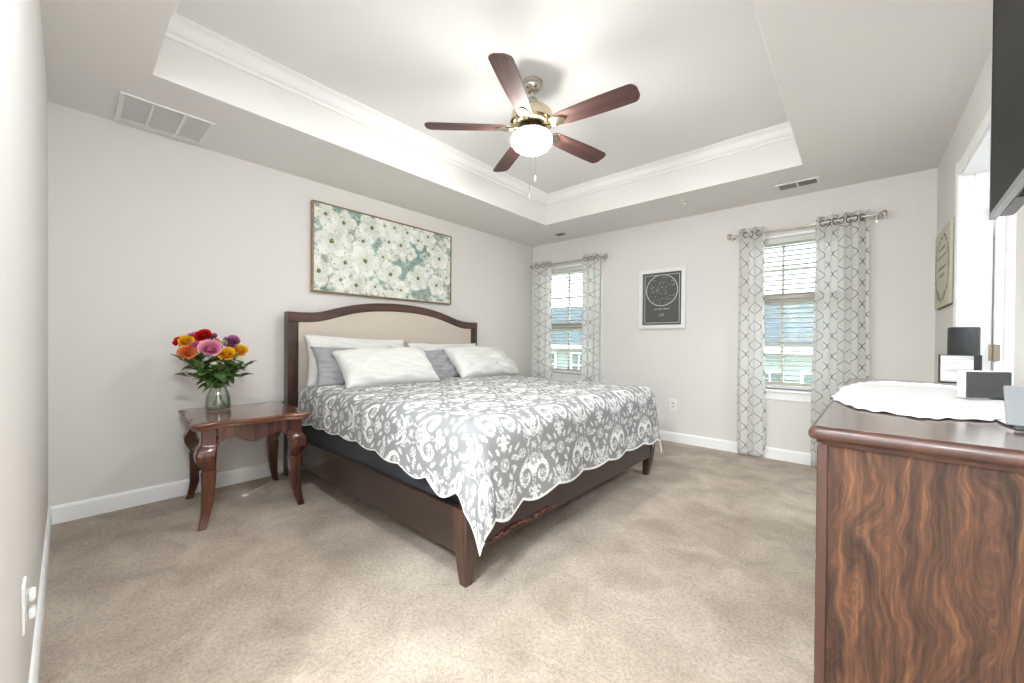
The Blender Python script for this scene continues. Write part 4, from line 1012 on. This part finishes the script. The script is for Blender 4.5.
# ------------------------------------------------------------------ framed star chart
sx0_, sx1_, sz0, sz1 = -1.905, -1.39, 1.243, 1.910; sy = YB-.001
sc_ = thing('framed_star_chart', 'dark star chart print in a white frame between the two windows', 'framed print', ((sx0_+sx1_)/2, sy, sz0))
m = NB(); fw = .042
for a, c in (((sx0_, sz0), (sx0_+fw, sz1)), ((sx1_-fw, sz0), (sx1_, sz1)), ((sx0_+fw, sz0), (sx1_-fw, sz0+fw)), ((sx0_+fw, sz1-fw), (sx1_-fw, sz1))): box(m, (a[0], sy-.028, a[1]), (c[0], sy, c[1]), .003)
link('frame', m, WHITEPL, sc_)
m = NB(); box(m, (sx0_+fw, sy-.012, sz0+fw), (sx1_-fw, sy-.008, sz1-fw)); pr = link('print', m, mat('charcoal_paper', rgb(84, 85, 84), .6, noise=(60, .06)), sc_)
INK = mat('white_ink', rgb(222, 222, 218), .7); yi = sy-.0128
m = NB(); i0x, i1x, i0z, i1z = sx0_+fw+.022, sx1_-fw-.022, sz0+fw+.022, sz1-fw-.022; lw = .0022
for a, c in (((i0x, i0z), (i1x, i0z+lw*2)), ((i0x, i1z-lw*2), (i1x, i1z)), ((i0x, i0z), (i0x+lw*2, i1z)), ((i1x-lw*2, i0z), (i1x, i1z))): box(m, (a[0], yi, a[1]), (c[0], yi+.0008, c[1]))
link('border_line', m, INK, pr)
ccx, ccz, cr_ = (sx0_+sx1_)/2, 1.672, .173
m = NB(); n = 72
for k in range(n):
    a, b_ = 2*PI*k/n, 2*PI*(k+1)/n; f = [(ccx+r*math.cos(t), yi, ccz+r*math.sin(t)) for t, r in ((a, cr_-.0035), (b_, cr_-.0035), (b_, cr_+.0035), (a, cr_+.0035))]
    m.faces.new([m.verts.new(p) for p in f[::-1]])
bmesh.ops.recalc_face_normals(m, faces=m.faces); link('chart_circle', m, INK, pr)
m = NB(); r2 = random.Random(8); pts = []
for k in range(110):
    a, r = r2.uniform(0, 2*PI), cr_*.93*math.sqrt(r2.random()); p = (ccx+r*math.cos(a), ccz+r*math.sin(a)); pts.append(p); s = r2.choice((.0012, .0016, .0026))
    box(m, (p[0]-s, yi, p[1]-s), (p[0]+s, yi+.0006, p[1]+s))
for k in range(0, 44):
    a = pts[k]; b_ = min((q for q in pts[k+1:]), key=lambda q: math.hypot(q[0]-a[0], q[1]-a[1])); L_ = math.hypot(b_[0]-a[0], b_[1]-a[1])
    if L_ > .07: continue
    nx_, nz_ = -(b_[1]-a[1])/L_*.0007, (b_[0]-a[0])/L_*.0007
    m.faces.new([m.verts.new((a[0]+nx_, yi, a[1]+nz_)), m.verts.new((b_[0]+nx_, yi, b_[1]+nz_)), m.verts.new((b_[0]-nx_, yi, b_[1]-nz_)), m.verts.new((a[0]-nx_, yi, a[1]-nz_))])
link('constellations', m, INK, pr)
m = NB()
def strokes(cx, z, w, h, n, sd):
    r3 = random.Random(sd)
    for k in range(n):
        x = cx-w/2+w*(k+.5)/n; hh = h*r3.choice((.7, 1, 1)); box(m, (x-w/n*.34, yi, z), (x+w/n*.30, yi+.0006, z+hh*.45)) if r3.random() > .15 else None
strokes(ccx, 1.459, .17, .020, 20, 1); strokes(ccx, 1.403, .05, .014, 6, 2); strokes(ccx, 1.385, .066, .012, 8, 3); link('caption', m, INK, pr)
# ------------------------------------------------------------------ canvas with wreath on the right wall
wy0, wy1, wz0, wz1 = 3.615, 4.24, 1.347, 1.872
wc = thing('wreath_canvas', 'beige canvas print with leaf wreath on the wall beside the doorway', 'canvas print', (XR, (wy0+wy1)/2, wz0))
m = NB(); box(m, (XR-.022, wy0, wz0), (XR-.008, wy1, wz1), .002); link('canvas', m, mat('beige_canvas', rgb(206, 202, 184), .9, bump=(300, .2), noise=(9, .06)), wc)
m = NB(); box(m, (XR-.0078, wy0-.004, wz0-.004), (XR-.001, wy1+.004, wz1+.004)); link('back_frame', m, mat('dark_frame_wood', rgb(64, 58, 50), .6), wc)
m = NB(); r3 = random.Random(3)
for k in range(90):
    a = r3.uniform(0, 2*PI); ey, ez = (wy0+wy1)/2+.27*math.cos(a)+r3.uniform(-.02, .02), (wz0+wz1)/2+.21*math.sin(a)+r3.uniform(-.02, .02)
    if abs(math.cos(a)) < .25 and math.sin(a) > 0 and r3.random() < .5: continue
    t = a+PI/2+r3.uniform(-.9, .9); L_ = .022; c_, s_ = math.cos(t), math.sin(t); x = XR-.0225-k*.00001
    pl = [(L_, 0), (.3*L_, .32*L_), (-.6*L_, .25*L_), (-L_, 0), (-.6*L_, -.25*L_), (.3*L_, -.32*L_)]
    m.faces.new([m.verts.new((x, ey+p[0]*c_-p[1]*s_, ez+p[0]*s_+p[1]*c_)) for p in pl])
for k in range(48):
    a, b_ = 2*PI*k/48, 2*PI*(k+1)/48; m.faces.new([m.verts.new((XR-.0224, (wy0+wy1)/2+(.27+e)*math.cos(t), (wz0+wz1)/2+(.21+e)*math.sin(t))) for t, e in ((a, -.001), (b_, -.001), (b_, .001), (a, .001))])
link('wreath', m, mat('brown_leaf_print', rgb(128, 112, 92), .9, noise=(40, .4)), wc)
m = NB()
for z, w in ((1.73, .26), (1.68, .34), (1.60, .30), (1.55, .22)):
    y = (wy0+wy1)/2-w/2
    while y < (wy0+wy1)/2+w/2: l = r3.uniform(.008, .02); box(m, (XR-.0232, y, z), (XR-.0222, y+l, z+r3.choice((.012, .018)))); y += l+.007
link('lettering', m, mat('faded_print', rgb(150, 142, 124), .9), wc)
# ------------------------------------------------------------------ television
tv = thing('television', 'black flat television on the right wall beside the doorway', 'television', (.319, 2.0, 1.496))
ta = math.atan2(-.48, -.023); ux, uy = math.cos(ta), math.sin(ta)     # along the screen, towards the viewer
nx_, ny_ = uy, -ux                                                    # out of the screen into the room?
if nx_ > 0: nx_, ny_ = -nx_, -ny_
TP = lambda s, d, z: (.319+ux*s-nx_*d, 2.0+uy*s-ny_*d, z)
Lt, Ht = 1.24, .72
def tbox(m, s0, s1, d0, d1, z0, z1, bev=.0):
    vs = [m.verts.new(TP(s, d, z)) for s in (s0, s1) for d in (d0, d1) for z in (z0, z1)]
    fs = [m.faces.new([vs[i] for i in f]) for f in ((0, 1, 3, 2), (4, 6, 7, 5), (0, 4, 5, 1), (2, 3, 7, 6), (0, 2, 6, 4), (1, 5, 7, 3))]
    bmesh.ops.recalc_face_normals(m, faces=fs)
    if bev: bmesh.ops.bevel(m, geom=list({e for f in fs for e in f.edges}), offset=bev, segments=2, affect='EDGES')
zb = 1.496
m = NB(); tbox(m, .010, Lt-.010, .0015, .006, zb+.018, zb+Ht-.010); link('screen', m, mat('tv_screen', rgb(16, 16, 17), .5, spec=.15), tv)
m = NB()
for a in ((0, .010, 0, Ht), (Lt-.010, Lt, 0, Ht), (.010, Lt-.010, Ht-.010, Ht)): tbox(m, a[0], a[1], 0, .016, zb+a[2], zb+a[3])
link('bezel', m, BLACK, tv)
m = NB(); tbox(m, .010, Lt-.010, 0, .016, zb, zb+.018); tag(link('lower_bezel', m, mat('silver_grey_plastic', rgb(150, 150, 150), .3, .6), tv), 'silver grey lower bezel')
m = NB(); tbox(m, .006, Lt-.006, .0165, .052, zb+.004, zb+Ht-.006, .004); tag(link('back_housing', m, mat('grey_plastic_back', rgb(120, 120, 122), .45, noise=(14, .15)), tv), 'grey rear housing')
m = NB()
for k in range(40): tbox(m, .25+k*.018, .255+k*.018, .022, .046, zb+.001, zb+.0038)
link('speaker_slots', m, BLACK, tv)
m = NB(); tbox(m, Lt/2-.12, Lt/2+.12, .0525, .062, zb+.25, zb+.48)
box(m, (XR-.012, 2.0-.75, zb+.27), (XR-.001, 2.0-.52, zb+.46)); tube(m, [TP(Lt/2, .06, zb+.36), (XR-.01, 1.37, zb+.36)], .012, 10); link('wall_bracket', m, BLACK, tv)
# ------------------------------------------------------------------ dresser
def figured():
    m = bpy.data.materials.new('figured_walnut_veneer'); m.use_nodes = True; nt = m.node_tree; N = nt.nodes; L = nt.links; b = N['Principled BSDF']
    tc = N.new('ShaderNodeTexCoord')
    mp0 = N.new('ShaderNodeMapping'); mp0.inputs['Scale'].default_value = (3.2, 1, 1.25); L.new(tc.outputs['Object'], mp0.inputs[0])
    n0 = N.new('ShaderNodeTexNoise'); n0.inputs['Scale'].default_value = 1.6; n0.inputs['Detail'].default_value = 3.5; n0.inputs['Distortion'].default_value = .5; L.new(mp0.outputs[0], n0.inputs['Vector'])
    sep = N.new('ShaderNodeSeparateXYZ'); L.new(tc.outputs['Object'], sep.inputs[0])
    ad = N.new('ShaderNodeMath'); ad.operation = 'MULTIPLY_ADD'; ad.inputs[1].default_value = .26; L.new(n0.outputs['Fac'], ad.inputs[0]); L.new(sep.outputs[0], ad.inputs[2])
    cb = N.new('ShaderNodeCombineXYZ'); L.new(ad.outputs[0], cb.inputs[0])
    zz = N.new('ShaderNodeMath'); zz.operation = 'MULTIPLY'; zz.inputs[1].default_value = .05; L.new(sep.outputs[2], zz.inputs[0]); L.new(zz.outputs[0], cb.inputs[2])
    n1 = N.new('ShaderNodeTexNoise'); n1.inputs['Scale'].default_value = 42; n1.inputs['Detail'].default_value = 6; n1.inputs['Roughness'].default_value = .8; L.new(cb.outputs[0], n1.inputs['Vector'])
    mp2 = N.new('ShaderNodeMapping'); mp2.inputs['Scale'].default_value = (160, 160, 9); L.new(tc.outputs['Object'], mp2.inputs[0])
    n2 = N.new('ShaderNodeTexNoise'); n2.inputs['Scale'].default_value = 1; n2.inputs['Detail'].default_value = 4; L.new(mp2.outputs[0], n2.inputs['Vector'])
    mm = N.new('ShaderNodeMath'); mm.operation = 'MULTIPLY_ADD'; mm.inputs[1].default_value = .22; L.new(n2.outputs['Fac'], mm.inputs[0]); L.new(n1.outputs['Fac'], mm.inputs[2])
    r = N.new('ShaderNodeValToRGB'); e = r.color_ramp.elements
    e[0].position = .40; e[0].color = rgb(22, 14, 10); e[1].position = .78; e[1].color = rgb(112, 76, 52)
    for p, c in ((.48, rgb(38, 25, 18)), (.56, rgb(58, 38, 28)), (.66, rgb(80, 52, 36))): q = e.new(p); q.color = c
    L.new(mm.outputs[0], r.inputs[0]); L.new(r.outputs[0], b.inputs['Base Color'])
    b.inputs['Roughness'].default_value = .5; b.inputs['Specular IOR Level'].default_value = .3; b.inputs['Coat Weight'].default_value = .06; b.inputs['Coat Roughness'].default_value = .2
    return m
FIG = figured(); DW = wood('dresser_walnut', rgb(50, 29, 23), rgb(68, 41, 32), rgb(86, 54, 43), 'y', .8, .42, .12); DT = wood('dresser_top_sheen', rgb(92, 75, 67), rgb(106, 87, 78), rgb(120, 99, 88), 'y', .8, .2, .8)  # DT: walnut greyed and lightened to stand for light reflected in the top
DWZ = wood('dresser_walnut_upright', rgb(50, 29, 23), rgb(68, 41, 32), rgb(86, 54, 43), 'z', .8, .42, .12)
DO = Vector((-.078, 1.078, 0)); DR = R_(-1.5); DL, DD, DH = 1.725, .462, .905
dr = thing('dresser', 'long walnut dresser with figured side panel against the right wall', 'dresser', tuple(DO))
dr.rotation_euler = (0, 0, DR)
# parts are given in dresser-local coordinates (x into the wall, y along it)
def dpart(name, bm, m_, parent=dr, smooth=False):
    bmesh.ops.translate(bm, vec=DO, verts=bm.verts); return link(name, bm, m_, parent, smooth=smooth)
m = NB(); secs = []
for off, z in ((.013, DH-.040), (.012, DH-.038), (.010, DH-.030), (.002, DH-.028), (-.002, DH-.022), (-.002, DH-.012), (.002, DH-.004), (.008, DH)):
    a, b_ = off, off; rr = .012
    x0, x1, y0, y1 = a, DD, b_, DL-b_
    secs.append([(x0, y0+rr, z), (x0+rr*.3, y0+rr*.3, z), (x0+rr, y0, z), (x1, y0, z), (x1, y1, z), (x0+rr, y1, z), (x0+rr*.3, y1-rr*.3, z), (x0, y1-rr, z)])
loft(m, secs); tp_ = dpart('top', m, DW, smooth='auto')
m = NB(); box(m, (.010, .010, DH), (DD, DL-.010, DH+.0008)); dpart('top_sheen_plate', m, DT, tp_)  # thin plate of the same wood, pale reflection put into its colour
e0 = .014
m = NB(); box(m, (e0+.018, e0+.006, .06), (DD-.002, e0+.022, DH-.041)); dpart('side_panel', m, FIG)
m = NB(); box(m, (e0+.018, DL-e0-.022, .06), (DD-.002, DL-e0-.006, DH-.041)); dpart('side_panel', m, FIG)
for y in (e0, DL-e0-.03): m = NB(); box(m, (e0, y, 0), (e0+.0178, y+.03, DH-.036), .0012); dpart('front_post', m, DWZ)
m = NB(); box(m, (e0+.004, e0+.03, .0), (DD-.002, DL-e0-.03, .075)); dpart('plinth', m, DW)
m = NB(); box(m, (DD-.012, e0+.022, .08), (DD-.004, DL-e0-.022, DH-.041)); dpart('back_panel', m, DW)
m = NB(); z = .0755
rowz = [(.085, .335), (.345, .595), (.605, .855)]; cols = 3; yw_ = (DL-2*e0-.06)/cols
for a, b_ in ((.0755, .084), (.336, .344), (.596, .604), (.856, DH-.041)): box(m, (e0+.006, e0+.03, a), (e0+.03, DL-e0-.03, b_))
dpart('face_rail', m, DW)
for r_, (za, zb_) in enumerate(rowz):
    for c_ in range(cols):
        ya_ = e0+.03+c_*yw_+.004; yb2 = ya_+yw_-.008
        m = NB(); box(m, (e0-.004, ya_, za), (e0+.0175, yb2, zb_), .004); box(m, (e0+.018, ya_+.01, za+.01), (e0+.38, yb2-.01, zb_-.03)); dw = dpart('drawer', m, DW)
# ------------------------------------------------------------------ things on the dresser
ZD = DH+.0016
def doily(name, label, cx, cy, rx, ry, rot, seed, p=2.6, n=150):
    rnd = random.Random(seed); ph = rnd.uniform(0, 6); NR = 26
    vs = []; c_, s_ = math.cos(rot), math.sin(rot)
    for j in range(NR+1):
        t = j/NR
        for k in range(n):
            a = 2*PI*k/n; ca, sa = math.cos(a), math.sin(a); r = (abs(ca)**p+abs(sa)**p)**(-1/p)
            f = 1+.018*math.sin(a*11+ph)+.012*math.sin(a*7)+.030*abs(math.sin(a*17))*(t > .9)+.008*math.sin(a*44)*(t > .9)
            x, y = rx*r*ca*t*f, ry*r*sa*t*f; z = ZD+.0012+.0022*math.sin(x*60+y*13)**2*t+(.0015*abs(math.sin(a*16+ph)) if t > .8 else 0)+.0015*math.sin(t*40)**2
            vs.append((cx+x*c_-y*s_, cy+x*s_+y*c_, z))
    fs = [(j*n+k, j*n+(k+1) % n, (j+1)*n+(k+1) % n, (j+1)*n+k) for j in range(NR) for k in range(n)]
    if 'white_lace' not in MATS:
        m = bpy.data.materials.new('white_lace'); m.use_nodes = True; MATS['white_lace'] = m; nt = m.node_tree; N = nt.nodes; L = nt.links; b = N['Principled BSDF']
        b.inputs['Base Color'].default_value = rgb(226, 225, 224); b.inputs['Roughness'].default_value = .9
        tc = N.new('ShaderNodeTexCoord'); vo = N.new('ShaderNodeTexVoronoi'); vo.inputs['Scale'].default_value = 75; L.new(tc.outputs['Object'], vo.inputs['Vector'])
        no = N.new('ShaderNodeTexNoise'); no.inputs['Scale'].default_value = 14; L.new(tc.outputs['Object'], no.inputs['Vector'])
        g = N.new('ShaderNodeMath'); g.operation = 'GREATER_THAN'; g.inputs[1].default_value = .20; L.new(vo.outputs['Distance'], g.inputs[0])
        h = N.new('ShaderNodeMath'); h.operation = 'LESS_THAN'; h.inputs[1].default_value = .52; L.new(no.outputs['Fac'], h.inputs[0])
        k = N.new('ShaderNodeMath'); k.operation = 'MAXIMUM'; L.new(g.outputs[0], k.inputs[0]); L.new(h.outputs[0], k.inputs[1]); L.new(k.outputs[0], b.inputs['Alpha'])
        bp = N.new('ShaderNodeBump'); bp.inputs['Strength'].default_value = .5; bp.inputs['Distance'].default_value = .003; L.new(vo.outputs['Distance'], bp.inputs['Height']); L.new(bp.outputs[0], b.inputs['Normal'])
    o = link(name, (vs, fs), MATS['white_lace'], smooth=True)
    sm = o.modifiers.new('thickness', 'SOLIDIFY'); sm.thickness = .0012; sm.offset = 1
    return tag(o, label, 'doily')
doily('lace_doily', 'large white lace runner with scalloped edge spread on the dresser', .152, 1.985, .198, .60, R_(-4), 2)
doily('lace_doily', 'corner of a small white lace doily under the grey tablet at the right edge', .335, 1.40, .085, .115, R_(8), 5, 2.2, 90)
ZI = ZD+.0085
# cylinder speaker
sp = thing('cylinder_speaker', 'black cylinder speaker standing behind the small white-faced frame', 'speaker', (.345, 2.71, ZI))
m = NB(); lathe(m, .362, 2.70, [(.036, ZI), (.040, ZI+.004), (.040, ZI+.118), (.036, ZI+.122)], 40); link('base', m, mat('glossy_black', rgb(40, 40, 42), .2), sp, smooth='auto')
m = NB(); lathe(m, .362, 2.70, [(.044, ZI+.1225), (.050, ZI+.126), (.050, ZI+.248), (.047, ZI+.252), (.040, ZI+.252), (.039, ZI+.249)], 44); link('grille', m, mat('black_mesh', rgb(44, 44, 46), .55, bump=(500, .4)), sp, smooth='auto')
def rbox(root, name, mtl, cx, cy, ang, w0, w1, d0, d1, z0, z1, bev=.001, lean=0., parent=None):
    """w across the face, d depth behind the face; face looks along -n"""
    m = NB(); vs = box(m, (w0, d0, z0), (w1, d1, z1), bev)
    if lean: bmesh.ops.rotate(m, verts=m.verts, cent=(0, 0, z0), matrix=Matrix.Rotation(lean, 3, 'X'))
    bmesh.ops.rotate(m, verts=m.verts, cent=(0, 0, 0), matrix=Matrix.Rotation(ang, 3, 'Z')); bmesh.ops.translate(m, vec=(cx, cy, 0), verts=m.verts)
    return link(name, m, mtl, parent or root)
STR = bpy.data.materials.new('brushed_white_stripes'); STR.use_nodes = True
_n = STR.node_tree; _N = _n.nodes; _L = _n.links; _tc = _N.new('ShaderNodeTexCoord'); _mp = _N.new('ShaderNodeMapping'); _mp.inputs['Scale'].default_value = (6, 6, 120); _no = _N.new('ShaderNodeTexNoise'); _no.inputs['Scale'].default_value = 1.; _no.inputs['Detail'].default_value = 4
_r = _N.new('ShaderNodeValToRGB'); _r.color_ramp.elements[0].position = .35; _r.color_ramp.elements[0].color = rgb(176, 176, 172); _r.color_ramp.elements[1].position = .6; _r.color_ramp.elements[1].color = rgb(232, 232, 228)
_L.new(_tc.outputs['Object'], _mp.inputs[0]); _L.new(_mp.outputs[0], _no.inputs['Vector']); _L.new(_no.outputs['Fac'], _r.inputs[0]); _L.new(_r.outputs[0], _N['Principled BSDF'].inputs['Base Color']); _N['Principled BSDF'].inputs['Roughness'].default_value = .5
pf = thing('table_frame', 'small square frame with pale streaked face and black rim on the dresser', 'frame', (.31, 2.62, ZI))
A_ = R_(-2)
rbox(pf, 'rim', BLACK, .280, 2.60, A_, -.005, .122, .0, .022, ZI, ZI+.128, .003); rbox(pf, 'face', STR, .280, 2.60, A_, .001, .098, -.0025, -.0002, ZI+.008, ZI+.123, .0008)
ck = thing('alarm_clock', 'dark glossy box clock with silver side standing on the lace runner', 'clock', (.26, 1.90, ZI))
A_ = math.atan2(.085, .12); CX, CY = .262, 1.905
rbox(ck, 'case', STR, CX, CY, A_, 0, .130, .003, .030, ZI, ZI+.088, .003); cf = rbox(ck, 'display', mat('smoked_glass', rgb(66, 66, 68), .12, coat=.6), CX, CY, A_, .002, .129, -.001, .0028, ZI+.002, ZI+.085, .001)
rbox(ck, 'sensor', BLACK, CX, CY, A_, .032, .046, -.0018, -.0012, ZI+.074, ZI+.080, .0002)
rbox(ck, 'foot', BLACK, CX, CY, A_, .085, .12, -.006, .02, ZI-.004, ZI-.0002, .001)
tb = thing('tablet_stand', 'grey tablet leaning back at the right end of the dresser top', 'tablet', (.29, 1.33, ZI))
A_ = R_(-5)
rbox(tb, 'back', mat('slate_grey_plastic', rgb(118, 120, 122), .4), .240, 1.326, A_, 0, .18, .0, .007, ZI+.0015, ZI+.098, .002, R_(-34)); rbox(tb, 'base', BLACK, .246, 1.302, A_, 0, .18, -.006, .018, ZI-.006, ZI+.001, .002)
